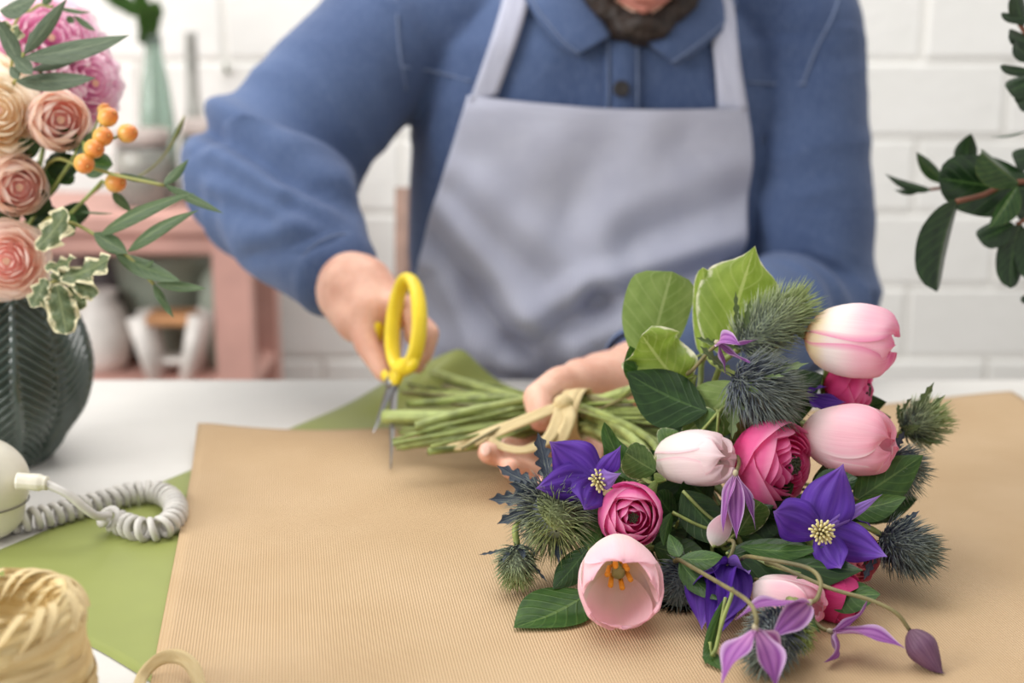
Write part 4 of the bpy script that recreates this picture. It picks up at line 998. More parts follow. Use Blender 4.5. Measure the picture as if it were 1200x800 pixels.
# ================================================================== VASE AND ITS FLOWERS
VC = Vector((W(0, 500, 1.175).x, 1.175, TZ))
VH = .158
def vase():
    n = NT('dark_green_glaze'); f = n.noise(9, 4, n.obj()); c = n.ramp(f, [(.3, (44, 58, 52)), (.7, (78, 92, 84))])
    m = n.finish(c, .16, n.bump(n.noise(70, 3, n.obj()), .08, .002), spec=.6, coat=.5)
    t = empty('leaf_vase', Matrix.Translation(VC), 'dark green glazed ceramic vase moulded with ribbed leaves', 'vase')
    nz, na = 240, 420; z = np.linspace(0, 1, nz); a = np.linspace(0, 2*PI, na+1); A, Z = np.meshgrid(a, z)
    R = spl([0, .04, .12, .3, .5, .7, .88, 1], [.040, .043, .048, .068, .0765, .072, .060, .054], z)[:, None]
    nl = 6; off = 1.22; ph = (A-off+.16*np.sin(Z*3.0))/(2*PI/nl); fr = ph-np.round(ph)          # -.5 .. .5 across each leaf
    edge = np.abs(fr)*2
    up = Z*VH+.030*edge*1.0
    ribs = np.sin(up*2*PI/.0078); ribs = np.sign(ribs)*np.abs(ribs)**.8
    mask = sstep(.04, .16, edge)*(1-sstep(.90, 1.0, edge))
    d = .0019*ribs*mask+.0028*np.exp(-(edge/.075)**2)-.0042*sstep(.80, 1.0, edge)+.004*(1-edge**2)
    Rr = R+d*np.clip(Z*12, 0, 1)*np.clip((1-Z)*14, 0, 1)
    P = np.stack([Rr*np.cos(A), Rr*np.sin(A), Z*VH], 2)
    mb = MB(); mb.grid(P); mb.lathe([(.054, VH), (.051, VH+.001), (.048, VH-.004), (.05, VH*.6), (.04, .01), (0, .008)], 60); mb.lathe([(0, .0), (.040, 0)], 60)
    obj('body', mb.mesh('body', m), t)
vase()
MOUTH = VC+Vector((0, 0, VH-.02))
def vase_stem(root, head, ax=None, r=.0022, mat=None, via=()):
    pts = [Vector(head)]
    if ax is not None: pts.append(Vector(head)-Vector(ax).normalized()*.02)
    pts += list(via)
    a = random.random()*6; pts += [MOUTH+Vector((math.cos(a)*.022, math.sin(a)*.022, .01)), VC+Vector((math.cos(a+2)*.02, math.sin(a+2)*.02, .05))]
    mb = MB(); mb.tube(catmull([np.array(p) for p in pts], 7), r, 8); wpart('stem', mb, mat or STEMG, root)
CREAM = petal_mat('cream_peach_petal', [(0, (252, 228, 198)), (.5, (255, 238, 214)), (1, (255, 247, 232))], .08, (255, 246, 230), .6, freq=8)
BLUSH = petal_mat('blush_petal', [(0, (255, 218, 208)), (.5, (255, 228, 218)), (.9, (255, 238, 228)), (1, (255, 232, 210))], .12, (255, 236, 226), .6, freq=12)
BLUSHI = petal_mat('blush_inner_petal', [(0, (255, 210, 208)), (.6, (255, 220, 215)), (1, (255, 240, 232))], .12, (255, 226, 218), .6, freq=12)
LILAC = petal_mat('pink_lilac_petal', [(0, (240, 160, 212)), (.45, (250, 194, 226)), (.85, (254, 226, 240)), (1, (255, 242, 244))], .22, (252, 226, 238), .6, freq=10)
YC = plain('rosy_centre', (240, 196, 170), .7, .1, 200)
ROSEL = [(.20, 2.3, 3, 1.2), (.32, 2.2, 3, 1.1), (.44, 2.1, 4, 1.0), (.56, 2.02, 4, 1.0), (.68, 1.95, 5, .95), (.80, 1.86, 5, .95), (.92, 1.72, 5, 1.0), (1.0, 1.55, 5, 1.05)]
BALL = [(.30, 2.25, 4, 1.15), (.48, 2.28, 4, 1.15), (.64, 2.28, 4, 1.2), (.80, 2.26, 4, 1.3), (.91, 2.2, 4, 1.35), (1.0, 2.08, 4, 1.4)]
PEONY = [(.25, 2.2, 5, .7), (.4, 2.15, 6, .65), (.55, 2.1, 7, .6), (.7, 2.05, 7, .62), (.82, 1.95, 8, .6), (.92, 1.85, 8, .62), (1.0, 1.7, 7, .75), (1.05, 1.5, 6, .9)]
VG = 'flowers in the dark green vase'
def vflower(label, px, py, Y, R, axis, mats, layers, name='rose', ruf=.02, lip=.05, roll=0.0, cm=None, cr=.003):
    layered(name, label, W(px, py, Y), axis, R, mats, layers, cm or YC, cr, stem=False, ruf=ruf, lip=lip, roll=roll, sepal=SEP, stem_fn=lambda t, h, ax: vase_stem(t, h, ax), squash=.92)
vflower('large cream peach garden rose in the vase beneath the eucalyptus', -4, 134, 1.12, .0330, (.42, -.85, .25), [CREAM, CREAM], ROSEL, lip=.16, ruf=.015)
vflower('ball shaped blush rose beside the orange berries', 68, 141, 1.13, .0245, (.45, -.85, .10), [BLUSHI, BLUSH], BALL, lip=.03, ruf=.02)
vflower('blush rose bud just under the cream rose in the vase', 18, 217, 1.12, .0240, (.55, -.82, -.05), [BLUSHI, BLUSH], BALL, lip=.03, ruf=.02)
vflower('open peach blush rose hanging over the vase rim', 10, 305, 1.10, .0285, (.22, -.95, .12), [BLUSHI, BLUSH], ROSEL, lip=.12, ruf=.02)
vflower('pink lilac peony highest in the vase arrangement', 58, 55, 1.21, .0430, (.35, -.8, .35), [LILAC], PEONY, 'peony', .04, .08)
vflower('pink lilac peony behind the berries and blush rose', 100, 98, 1.20, .0320, (.7, -.65, .05), [LILAC], PEONY, 'peony', .04, .08)
vflower('greenish cream rose half hidden above the peach rose', -8, 95, 1.15, .026, (.3, -.8, .5), [CREAM], ROSEL, lip=.1)
# orange berries
BER = NT('orange_yellow_berry'); _c = BER.ramp(BER.sep(BER.uv())[1], [(0, (206, 196, 96)), (.4, (240, 192, 100)), (.85, (232, 138, 66)), (1, (180, 88, 40))])
BER = BER.finish(_c, .3, spec=.5, transl=.08)
def berries(label, node, lst, via=()):
    node = Vector(node); t = empty('berry_sprig', Matrix.Translation(node), label, 'berries')
    vase_stem(t, node, None, .0016, STEMG, via)
    for px, py, Y, r in lst:
        c = W(px, py, Y); ax = (c-node).normalized()*.6+Vector((.35, -.35, .1)); ax.normalize(); M = frame_mat(c, ax)
        mb = MB(); th = np.linspace(0, PI, 14); rr = np.sin(th)*(1-.10*np.cos(th)*-1); prof = np.stack([rr*r*.95, -np.cos(th)*r*1.12], 1); mb.lathe(prof, 18); mb.tube([(0, 0, r*1.1), (0, 0, r*1.32)], [r*.10, r*.05], 6)
        b = obj('berry', mb.mesh('berry', BER), t, t.matrix_basis.inverted() @ M)
        for k in range(5): obj('sepal', MB().grid(strip_P(r*1.3, r*.5, 1.5, .2, LANCE[0], LANCE[1], .3, nu=5, nv=8)).mesh('sepal', SEP), b, Matrix.Translation((0, 0, -r*1.12)) @ RZ(k*1.2566))
        mb = MB(); mb.tube(catmull([np.array(node), np.array(node.lerp(c, .5)-Vector((0, 0, .003))), np.array(c-ax*r)], 4), .0011, 6); wpart('berry_stalk', mb, STEMG, t)
berries('cluster of orange berries beside the ball shaped blush rose', W(98, 165, 1.125), [(127, 137, 1.11, .0080), (150, 156, 1.105, .0078), (121, 160, 1.10, .0080), (111, 174, 1.095, .0080), (99, 192, 1.09, .0082), (122, 128, 1.13, .005)])
berries('single orange berry on a green twig under the berry cluster', W(120, 212, 1.115), [(136, 214, 1.105, .0082)])
EU = leaf_mat('eucalyptus_leaf', (72, 88, 66), (96, 112, 88), (128, 140, 112), rough=.55, transl=.15)
EUL = leaf_mat('willow_eucalyptus_leaf', (66, 90, 56), (90, 112, 74), (130, 146, 104), rough=.5, transl=.2)
PIT = leaf_mat('cream_rimmed_pittosporum_leaf', (84, 100, 66), (108, 122, 84), (144, 152, 108), edge=(236, 228, 190), epos=.66, enoise=.45, rough=.5, transl=.2)
STY = plain('yellow_green_twig', (150, 150, 84), .5, .1)
def vsprig(label, path, leaves, mat, r=.0014, smat=None, **dk):
    P = [W(*q) for q in path]; t = empty('leafy_twig', Matrix.Translation(P[0]), label, 'foliage')
    mb = MB(); mb.tube(catmull([np.array(p) for p in P]+[np.array(MOUTH), np.array(VC+Vector((0, 0, .05)))], 7), r, 7); wpart('twig', mb, smat or STY, t)
    for lf in leaves:
        b, tp, wd = W(*lf[0]), W(*lf[1]), lf[2]; nr = lf[3] if len(lf) > 3 else (0, -1, .4); k = dict(dk); k.update(lf[4] if len(lf) > 4 else {})
        leaf(t, b, tp, nr, wd, k.pop('mat', mat), **k)
vsprig('eucalyptus twig with long grey green leaves over the peony', [(28, 62, 1.10), (22, 88, 1.11), (10, 130, 1.14)], [
    ((28, 64, 1.10), (79, -2, 1.09), .0058, (.4, -.9, .2)), ((28, 67, 1.10), (152, 41, 1.075), .0092, (-.1, -.9, .5)), ((36, 82, 1.10), (107, 60, 1.12), .0045, (0, -.9, .5)),
    ((19, 95, 1.105), (113, 91, 1.09), .0078, (0, -.9, .4)), ((18, 66, 1.10), (38, 87, 1.085), .006, (.3, -.9, .2)), ((22, 75, 1.10), (-6, 20, 1.10), .007, (-.2, -.9, .2)), ((12, 78, 1.10), (22, 93, 1.09), .004), ((0, 12, 1.12), (45, -4, 1.10), .010, (0, -.8, .6)),
    ((32, 55, 1.10), (36, 36, 1.10), .0016)], EU, prof=LANCE, bend=.16, cup=.25)
vsprig('small curved twig with thin leaves above the upper peony', [(62, 8, 1.16), (40, 10, 1.17), (10, 60, 1.18)], [((66, 8, 1.16), (106, 14, 1.15), .002), ((86, 18, 1.15), (112, 36, 1.14), .0026), ((78, 20, 1.15), (88, 26, 1.15), .003), ((50, 5, 1.16), (60, -12, 1.16), .004)], EUL, prof=LANCE, bend=.5)
vsprig('willow eucalyptus twig arching far out over the vase rim', [(180, 333, 1.055), (150, 300, 1.06), (112, 275, 1.07), (80, 260, 1.085), (50, 262, 1.12)], [
    ((116, 276, 1.07), (229, 226, 1.045), .0068, (.1, -.8, .6), dict(bend=-.28)), ((110, 273, 1.068), (150, 297, 1.055), .0070), ((150, 294, 1.058), (233, 246, 1.04), .0062, (.1, -.8, .6), dict(bend=-.3)), ((136, 297, 1.06), (212, 329, 1.04), .0075, (.1, -.8, .6), dict(bend=.25)),
    ((183, 332, 1.055), (242, 338, 1.04), .0040), ((180, 332, 1.055), (204, 373, 1.045), .0034, (.6, -.8, 0), dict(ruf=.3)), ((168, 314, 1.055), (180, 305, 1.05), .0018)], EUL, prof=LANCE, bend=.18, cup=.3)
vsprig('twig of slim leaves reaching toward the blue sleeve', [(192, 217, 1.08), (140, 206, 1.09), (95, 195, 1.11), (50, 200, 1.14)], [
    ((192, 216, 1.08), (262, 250, 1.06), .0036), ((192, 216, 1.08), (221, 186, 1.10), .0042), ((140, 204, 1.09), (186, 212, 1.12), .003), ((132, 226, 1.10), (155, 250, 1.11), .004, (.3, -1, 0)), ((95, 248, 1.10), (134, 250, 1.09), .0009)], EUL, prof=LANCE, bend=.25)
vsprig('thin bent grass stalk rising behind the berries', [(216, 136, 1.22), (195, 178, 1.21), (165, 205, 1.20), (110, 225, 1.18)], [((216, 136, 1.22), (197, 178, 1.21), .0022)], EUL, r=.0008, prof=LANCE, bend=.1)
vsprig('cream rimmed variegated twig spilling over the vase', [(66, 330, 1.075), (56, 332, 1.09), (42, 345, 1.12)], [
    ((42, 292, 1.08), (79, 246, 1.065), .0115, (-.3, -.9, .2)), ((52, 312, 1.08), (86, 303, 1.065), .0075, (0, -.6, .8)), ((70, 326, 1.07), (128, 302, 1.045), .0100, (0, -.75, .6)), ((66, 332, 1.07), (78, 392, 1.055), .0120, (.2, -.95, .1)),
    ((84, 330, 1.07), (114, 346, 1.065), .0070, (.2, -.8, .3)), ((54, 326, 1.07), (36, 360, 1.065), .0085, (-.3, -.9, .1)), ((62, 332, 1.072), (54, 362, 1.065), .0070, (0, -1, .1)), ((80, 335, 1.075), (98, 362, 1.07), .0075), ((58, 322, 1.08), (92, 326, 1.075), .006)], PIT, prof=ROUND, bend=.25, ruf=.5, rufn=6, cup=.15, lenk=1.0)
vsprig('cream edged leaf in front of the upper peony', [(20, 60, 1.13), (12, 90, 1.14)], [((8, 52, 1.12), (22, 32, 1.11), .006), ((10, 40, 1.12), (2, 25, 1.12), .005)], PIT, prof=ROUND, ruf=.5)
random.seed(5)
for i, (cx, cy) in enumerate([(45, 190), (85, 185), (60, 245), (30, 260)]):
    lv = []
    for k in range(7):
        a = random.uniform(0, 6.28); Yb = 1.135+random.uniform(-.015, .03); lv.append(((cx+math.cos(a)*8, cy+math.sin(a)*8, Yb), (cx+math.cos(a)*random.uniform(28, 50), cy+math.sin(a)*random.uniform(25, 45), Yb-.01), random.uniform(.008, .013), (random.uniform(-.4, .4), -.8, .4), dict(mat=LD if k % 3 else LM)))
    vsprig('dark green leaves in the vase '+['between the cream rose and blush bud', 'below the ball shaped blush rose', 'over the vase rim beside the blush bud', 'just above the open peach rose'][i], [(cx, cy, 1.15), (cx-25, cy+30, 1.17)], lv, LD, bend=.3)

# ================================================================== TELEPHONE HANDSET AND CORD
def phone():
    cm = plain('cream_plastic', (226, 220, 204), .35, .04, 20); cm2 = plain('grey_white_cord', (208, 204, 198), .4, .05, 60)
    c = W(-22, 592, .985); c.z = max(c.z, TZ+.042)
    t = empty('telephone_handset', Matrix.Translation((c.x, c.y, TZ)), 'cream telephone handset with a coiled cord beside the vase', 'telephone')
    prof = []
    mb = MB(); mb.ball(c, (.036, .034, .034), 36, 24)
    capsule(mb, c+Vector((-.01, .0, .012)), c+Vector((-.16, .02, .030)), .026, .024, n=28); mb.ball(c+Vector((-.185, .02, .005)), (.036, .034, .034), 36, 24)
    for q in (c, c+Vector((-.185, .02, .005))):
        mb.add(*tube_arrays([np.array(q)+np.array((0, 0, -.006)), np.array((q.x, q.y, TZ+.012)), np.array((q.x, q.y, TZ+.003))], [.0335, .029, .020], 40))
    me = remesh(mb, 'shell', .0022, 10); me.materials.append(cm); me.transform(t.matrix_basis.inverted()); obj('shell', me, t)
    sm = plain('dark_seam', (120, 114, 102), .6); a = np.linspace(0, 2*PI, 60); z = c.z-.014
    mb = MB(); mb.tube([(c.x+math.cos(x)*.0335, c.y+math.sin(x)*.0330, z) for x in a], .0006, 6, False); wpart('seam', mb, sm, t)
    # strain relief
    p0 = W(20, 563, .965); p1 = W(56, 566, .965)
    mb = MB(); mb.tube(catmull([np.array(p0), np.array(p0.lerp(p1, .5)), np.array(p1)], 6), [.006]*6+[.0062]*4+[.0052]*3, 14); wpart('strain_relief', mb, cm, t)
    # lead then coil
    zc = TZ+.0095
    g = lambda px, py, z=zc: np.array(G(px, py, z))
    lead = catmull([np.array(W(50, 565, .965)), np.array(W(78, 578, .963)), np.array(W(98, 594, .965)), np.array(W(113, 604, .97)), np.array(W(128, 604, .985))], 8)
    mb = MB(); mb.tube(lead, .0032, 10); wpart('cord_lead', mb, cm2, t)
    core = catmull([np.array(W(122, 603, .985)), g(140, 612), g(165, 620), g(190, 618), g(205, 604), g(203, 588), g(185, 577), g(155, 578), g(125, 586), g(90, 595), g(55, 604), g(20, 610), g(-40, 612)], 40)
    d = np.concatenate([[0], np.cumsum(np.linalg.norm(np.diff(core, axis=0), axis=1))]); L = d[-1]; turns = int(L/.0078); m = turns*14
    s = np.linspace(0, L, m); q = np.stack([np.interp(s, d, core[:, k]) for k in range(3)], 1); T, N, B = frames(q); an = s/L*turns*2*PI
    hel = q+.0070*(np.cos(an)[:, None]*N+np.sin(an)[:, None]*B); mb = MB(); mb.tube(hel, .0027, 7); wpart('coiled_cord', mb, cm2, t)
phone()

# ================================================================== RAFFIA ROLL
def raffia_roll():
    c = G(-6, 706, TZ+.083); R0, R1, H = .0435, .026, .083
    t = empty('raffia_roll', Matrix.Translation((c.x, c.y, TZ)), 'hollow roll of pale yellow raffia ribbon at the table corner', 'raffia roll')
    n = NT('raffia_strands'); f = n.noise(1, 5, n.mapping(n.uv(), (2, 30, 1))); rm = n.finish(n.ramp(f, [(.25, (204, 172, 112)), (.5, (236, 212, 156)), (.75, (248, 234, 192))]), .6, n.bump(f, .9, .004), transl=.1)
    a = np.linspace(0, 2*PI, 181); prof = np.array([(R1, .0), (R1, .3*H), (R1, .75*H), (R1+.002, .93*H), (R1+.006, 1.0*H), ((R0+R1)/2, 1.03*H), (R0-.006, 1.0*H), (R0-.001, .92*H), (R0, .8*H), (R0+.001, .5*H), (R0, .2*H), (R0-.001, 0)])
    pp = catmull(prof, 10); k = np.linspace(0, 1, len(pp)); A, K = np.meshgrid(a, k)
    r = pp[:, 0][:, None]+.0007*np.sin(K*70+A*3)+.0008*np.sin(A*5+K*22)+.0004*np.sin(A*13+K*120); z = pp[:, 1][:, None]+.002*np.sin(A*2+1)*(pp[:, 1][:, None]/H)+.0007*np.sin(A*11+K*60)
    mb = MB(); mb.grid(np.stack([r*np.cos(A), r*np.sin(A), np.maximum(z, 0)], 2)); obj('wound_raffia', mb.mesh('wound_raffia', rm), t)
    # looser strands wound round the outside and over the rim
    for i in range(26):
        a0 = random.random()*6.28; ln = random.uniform(1.2, 3.2); z0 = random.uniform(.08, 1.0)*H; z1 = min(H*1.02, max(.004, z0+random.uniform(-.02, .02))); pts = []
        for s in np.linspace(0, 1, 14):
            aa = a0+ln*s; zz = z0+(z1-z0)*s; rr = R0+.0022+.0012*math.sin(s*6+i)-max(0, zz-.85*H)*.55; pts.append((math.cos(aa)*rr, math.sin(aa)*rr, zz))
        p = catmull(pts, 3); wd = random.uniform(.0015, .0035); mb = MB(); P = np.stack([p-np.array((0, 0, wd)), p+np.array([(math.cos(x), math.sin(x), 0) for x in np.linspace(a0, a0+ln, len(p))])*.0008, p+np.array((0, 0, wd))], 1); mb.grid(P); obj('strand', mb.mesh('strand', RAF), t)
    for i in range(18):
        a0 = i*.35+random.uniform(-.1, .1); pts = []
        for s in np.linspace(0, 1, 9):
            ph = PI*s; rr = (R0+R1)/2+math.cos(ph)*((R0-R1)/2+.001); zz = H*(.86+.17*math.sin(ph))+.0015; aa = a0+.9*s; pts.append((math.cos(aa)*rr, math.sin(aa)*rr, zz))
        p = catmull(pts, 4); mb = MB(); ribbon(mb, p, .0022, (0, 0, 1), 2); obj('strand', mb.mesh('strand', RAF), t)
raffia_roll()
mb = MB(); ribbon(mb, [G(160, 812, TZ+.003), W(168, 790, .748), W(186, 773, .752), W(208, 769, .752), W(226, 782, .745), G(238, 815, TZ+.003)], [.0030, .0034, .0036, .0042, .004, .0036], (.2, -.9, .4), crinkle=.0003)
# a strip seen from above as a small arch: build at the paper
o = obj('raffia_strip', mb.mesh('raffia_strip', RAF)); o.modifiers.new('thickness', 'SOLIDIFY').thickness = .0007
tag(o, 'short loop of cream raffia ribbon arching up from the kraft paper', 'ribbon')

# ================================================================== EVERGREEN PLANT AT THE RIGHT
def plant():
    x0 = W(1420, 480, 1.20).x; base = Vector((x0, 1.20, TZ)); t = empty('potted_evergreen', Matrix.Translation(base), 'dark glossy evergreen branches reaching in beside the brick wall', 'plant')
    potm = plain('grey_pot', (150, 146, 140), .6, .1); bark = plain('reddish_bark', (112, 66, 44), .6, .2)
    mb = MB(); mb.lathe([(0, 0), (.05, 0), (.055, .004), (.068, .12), (.072, .125), (.072, .14), (.062, .14), (.060, .11), (0, .108)], 48); obj('pot', mb.mesh('pot', potm), t)
    gl = leaf_mat('glossy_dark_leaf', (20, 40, 20), (36, 60, 30), (70, 100, 52), rough=.28, transl=.08); gl2 = leaf_mat('young_dark_leaf', (34, 62, 30), (54, 84, 42), (110, 130, 60), edge=(150, 156, 84), epos=.96, enoise=.05, rough=.35)
    def br(pts, r): mb = MB(); mb.tube(catmull([np.array(p) for p in pts], 8), r, 8); wpart('branch', mb, bark, t)
    top = base+Vector((0, 0, .11))
    br([W(1121, 236, 1.12), W(1150, 229, 1.13), W(1200, 213, 1.15), W(1300, 230, 1.18), top], .0022)
    br([W(1190, 20, 1.17), W(1215, 60, 1.17), W(1280, 160, 1.19), top], .002)
    br([W(1090, 222, 1.20), W(1150, 215, 1.20), W(1210, 225, 1.20), W(1300, 260, 1.2), top], .0014)
    br([W(1192, 262, 1.14), W(1225, 250, 1.15), W(1300, 250, 1.18), top], .0018)
    L = lambda b, tp, nr, wd, m=gl, **k: leaf(t, W(*b), W(*tp), nr, wd, m, **k)
    L((1122, 236, 1.12), (1098, 342, 1.11), (.55, -.8, .1), .0190, bend=.25, cup=.0, vcup=.55, prof=ROUND)
    L((1215, 222, 1.15), (1099, 208, 1.14), (.0, -.9, .35), .0255, bend=.2, cup=.15, prof=ROUND)
    L((1194, 214, 1.135), (1150, 178, 1.125), (-.2, -.7, .6), .013, gl2, vcup=.8, cup=0, bend=.1, prof=ROUND)
    L((1192, 218, 1.13), (1158, 268, 1.125), (-.7, -.6, .2), .010, gl2, vcup=.5, bend=.1)
    L((1188, 262, 1.14), (1147, 281, 1.13), (0, -.8, .6), .011, prof=ROUND)
    L((1196, 262, 1.14), (1184, 338, 1.13), (.2, -1, .1), .0125, prof=ROUND)
    L((1205, 265, 1.14), (1215, 330, 1.13), (.2, -1, .1), .0125, prof=ROUND)
    L((1092, 222, 1.20), (1037, 203, 1.19), (0, -.7, .7), .0055, prof=LANCE); L((1078, 224, 1.2), (1048, 222, 1.2), (0, -.7, .7), .003)
    L((1110, 215, 1.20), (1074, 178, 1.19), (.2, -.9, .3), .007, gl2); L((1130, 200, 1.20), (1138, 156, 1.20), (0, -1, .2), .010)
    L((1205, 152, 1.2), (1160, 160, 1.2), (0, -.6, .8), .0015)
    for b, tp, wd in [((1210, 22), (1173, 17), .0045), ((1214, 52), (1182, 38), .007), ((1212, 68), (1188, 50), .008), ((1214, 84), (1172, 78), .0045), ((1216, 92), (1181, 106), .010), ((1200, 30), (1192, -10), .008), ((1216, 110), (1192, 122), .009), ((1222, 180), (1188, 188), .010), ((1230, 240), (1190, 250), .009), ((1225, 345), (1196, 352), .004)]:
        L((*b, 1.165), (*tp, 1.155), (random.uniform(-.3, .3), -.85, .4), wd, prof=ROUND)
plant()

# ================================================================== BACKGROUND SHELF
def background():
    pm = plain('dusty_pink_paint', (206, 158, 146), .6, .06, 8); bk = plain('grey_lilac_board', (186, 174, 172), .8, .08, 8); SY = 2.22
    zt = W(200, 250, SY).z; xr = W(291, 300, SY).x; xl = xr-.80; D = .28
    t = empty('pink_shelf', (xr-.4, SY+.14, 0), 'dusty pink painted open shelf unit against the brick wall', 'shelf')
    pw = .058
    def bb(nm, c, d, m=pm): return wpart(nm, MB().add(*bevbox(c, d, .006)), m, t, False)
    for x in (xr-pw/2, xl+pw/2):
        for y in (SY+.02, SY+D-.02): bb('post', (x, y, (zt-.03)/2), (pw, .04, zt-.03))
    bb('top_board', ((xl+xr)/2, SY+D/2, zt-.018), (xr-xl+.01, D+.01, .036)); bb('front_rail', ((xl+xr)/2, SY+.015, zt-.052), (xr-xl-2*pw, .02, .032))
    zs = W(200, 432, SY+.1).z
    bb('shelf_board', ((xl+xr)/2, SY+D/2, zs-.012), (xr-xl-.01, D-.01, .022)); bb('shelf_board', ((xl+xr)/2, SY+D/2, .15), (xr-xl-.01, D-.01, .022)); bb('back_panel', ((xl+xr)/2, SY+D-.008, zt/2), (xr-xl-.02, .01, zt-.06), bk)
    Y1 = SY+.12
    # things on the inner shelf
    def lat(name, label, cat, px, Y, z, prof, m, group=None, n=36):
        o = obj(name, MB().lathe(prof, n).mesh(name, m), None, Matrix.Translation((W(px, 300, Y).x, Y, z))); tag(o, label, cat, group); return o
    zsh = zs-.001
    gp = plain('sage_pot_glaze', (150, 160, 146), .5, .06); wp = plain('white_ceramic', (226, 220, 214), .4, .04); dk = plain('dark_grey_metal', (84, 76, 78), .5)
    lat('sage_pot', 'large sage green pot on the pink shelf behind the stool', 'pot', 196, SY+.20, zsh, [(0, 0), (.055, 0), (.06, .005), (.092, .17), (.095, .175), (.095, .19), (.085, .19), (.08, .16), (0, .15)], gp)
    lat('grey_green_vase', 'small grey green vase next to the pink shelf post', 'vase', 256, SY+.12, zsh, [(0, 0), (.024, 0), (.030, .05), (.036, .12), (.030, .155), (.018, .17), (.02, .18), (.014, .18), (.012, .16), (0, .1)], gp)
    lat('white_jug', 'white rounded jug on the pink shelf near the dark vase', 'jug', 112, SY+.10, zsh, [(0, 0), (.035, 0), (.045, .02), (.052, .06), (.040, .105), (.028, .12), (.033, .135), (.028, .135), (.022, .115), (0, .08)], wp)
    lat('dark_tin', 'dark grey tin on the pink shelf beside the white jug', 'tin', 128, SY+.21, zsh, [(0, 0), (.045, 0), (.047, .01), (.047, .20), (.045, .205), (0, .205)], dk)
    # little white stool with slanted legs and wooden bar
    sx = W(203, 400, SY+.06).x; s = empty('display_easel', Matrix.Translation((sx, SY+.06, zsh)), 'small white slanted leg stand with wooden bar on the pink shelf', 'stand')
    wd = plain('orange_wood', (196, 142, 96), .5, .1)
    for d in (-1, 1):
        for yy in (-.03, .03): wpart('leg', MB().tube([(sx+d*.026, SY+.06+yy, zsh), (sx+d*.050, SY+.06+yy, zsh+.105)], [.013, .017], 12), wp, s)
    wpart('wooden_bar', MB().add(*bevbox((sx, SY+.06, zsh+.098), (.080, .075, .016))), wd, s, False)
    wpart('crossbar', MB().add(*bevbox((sx, SY+.06, zsh+.028), (.048, .05, .010))), wp, s, False)
    # glass jars on top
    n = NT('smoky_glass'); gg = n.finish(C4((236, 236, 230)), .1, trans=.8, spec=.5); lid = plain('rose_grey_lid', (186, 172, 166), .5)
    for px, Y, r, h, lb in ((247, SY+.12, .044, .115, 'smoky glass jar with greyish lid next to the slim bottle'), (168, SY+.10, .046, .100, 'smoky glass jar with greyish lid before the green bottle')):
        j = empty('glass_jar', Matrix.Translation((W(px, 200, Y).x, Y, zt)), lb, 'jar')
        obj('glass_body', MB().lathe([(0, .0), (r*.92, 0), (r, .006), (r, h*.8), (r*.86, h), (r*.82, h), (r*.95, h*.8), (r*.95, .01), (0, .006)], 40).mesh('glass_body', gg), j)
        obj('lid', MB().lathe([(0, h), (r*.95, h), (r*.98, h+.004), (r*.98, h+.020), (r*.9, h+.024), (0, h+.024)], 40).mesh('lid', lid), j)
        obj('contents', MB().lathe([(0, .008), (r*.9, .009), (r*.9, h*.55), (r*.5, h*.62), (0, h*.6)], 30).mesh('contents', plain('dried_seed_heads', (150, 142, 128), .9, .25, 90, bumpamt=.8)), j)
    n = NT('green_glass'); g2 = n.finish(C4((206, 224, 214)), .1, trans=.85, spec=.5)
    Y = SY+.19; bx = W(182, 100, Y).x; zz = zt
    b = empty('green_bottle', Matrix.Translation((bx, Y, zz)), 'tall green glass bottle on the pink shelf holding a leafy sprig', 'bottle')
    obj('glass_body', MB().lathe([(a*.78, b) for a, b in [(0, 0), (.036, 0), (.04, .006), (.038, .13), (.030, .19), (.020, .235), (.017, .265), (.020, .27), (.015, .27), (.013, .235), (.026, .18), (.034, .12), (.035, .01), (0, .008)]], 40).mesh('glass_body', g2), b)
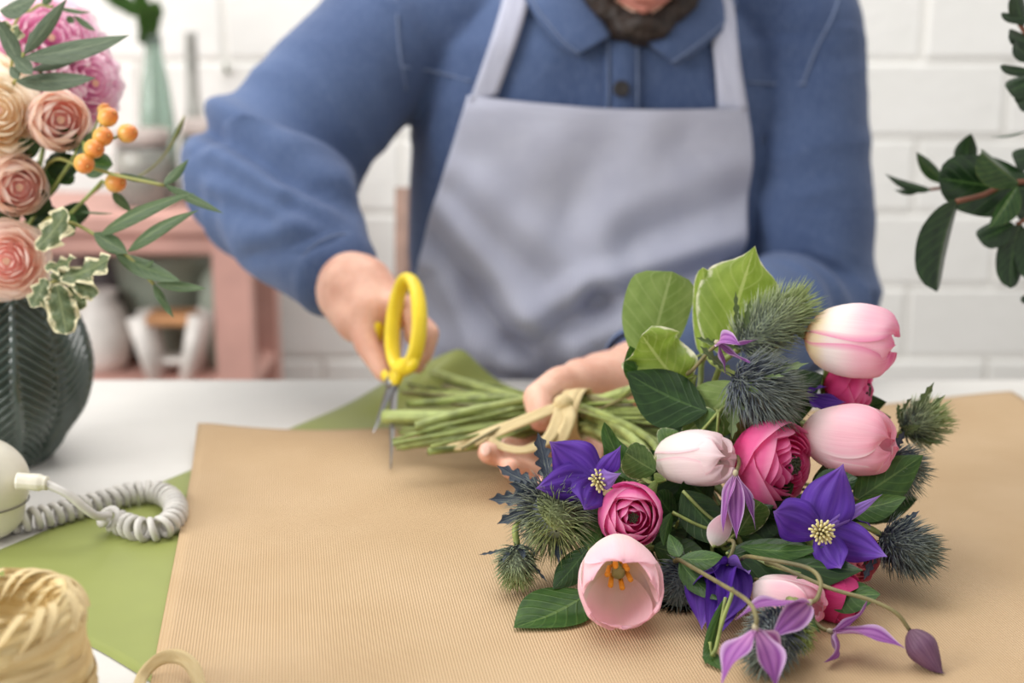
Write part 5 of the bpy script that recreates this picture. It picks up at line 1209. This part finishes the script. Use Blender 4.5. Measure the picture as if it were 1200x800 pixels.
    sp = empty('bottle_sprig', Matrix.Translation((bx, Y, zz+.02)), 'leafy green sprig standing in the tall green bottle', 'foliage')
    mb = MB(); mb.tube(catmull([(bx, Y, zz+.03), (bx-.005, Y, zz+.25), (bx-.02, Y, zz+.34), (bx-.06, Y-.01, zz+.42)], 8), .003, 8); wpart('stem', mb, STEMG, sp)
    for px, py, qx, qy in ((178, 50, 165, 10), (180, 45, 176, 5), (176, 40, 160, -20), (172, 20, 130, -10), (182, 55, 172, 30), (176, 30, 184, 0), (165, 15, 110, -20), (178, 48, 162, 36)):
        leaf(sp, W(px, py, Y), W(qx, qy, Y-.03), (.2, -.9, .3), .014, LM, prof=LEAFW)
    lat('slim_bottle', 'slim grey bottle with a long neck against the brick wall', 'bottle', 236, SY+.22, zt, [(0, 0), (.026, 0), (.028, .008), (.026, .10), (.014, .14), (.011, .17), (.010, .27), (.012, .275), (.008, .275), (0, .27)], plain('grey_bottle_glass', (176, 174, 168), .35))
    nl = plain('rusty_hook_metal', (112, 116, 92), .6)
    c = W(268, 82, 2.60); k = empty('wall_hook', Matrix.Translation(c), 'small tarnished hook screwed into the white brick wall', 'hook')
    wpart('plate', MB().add(*bevbox((c.x, c.y, c.z), (.02, .008, .028))), nl, k, False); wpart('hook', MB().tube(catmull([np.array(c), np.array(c)+(0, -.02, -.002), np.array(c)+(0, -.025, .012)], 5), .004, 8), nl, k)
background()

# ------------------------------------------------------------------ soft parts of the bouquet rest on the paper instead of sinking into it
bpy.context.view_layer.update()
for o in list(COL.objects):
    if o.type == 'MESH' and o.parent and o.parent.name.split('.')[0] in ('tulip', 'ranunculus', 'clematis', 'clematis_bud', 'eryngium_thistle', 'foliage_stem', 'flower_stem', 'raffia_tie'):
        Mw = np.array(o.matrix_world); v, _ = co_of(o.data); wv = v @ Mw[:3, :3].T+Mw[:3, 3]
        if wv[:, 2].min() < TZ+.0052:
            wv[:, 2] = np.maximum(wv[:, 2], TZ+.0052); Mi = np.array(o.matrix_world.inverted()); set_co(o.data, wv @ Mi[:3, :3].T+Mi[:3, 3])
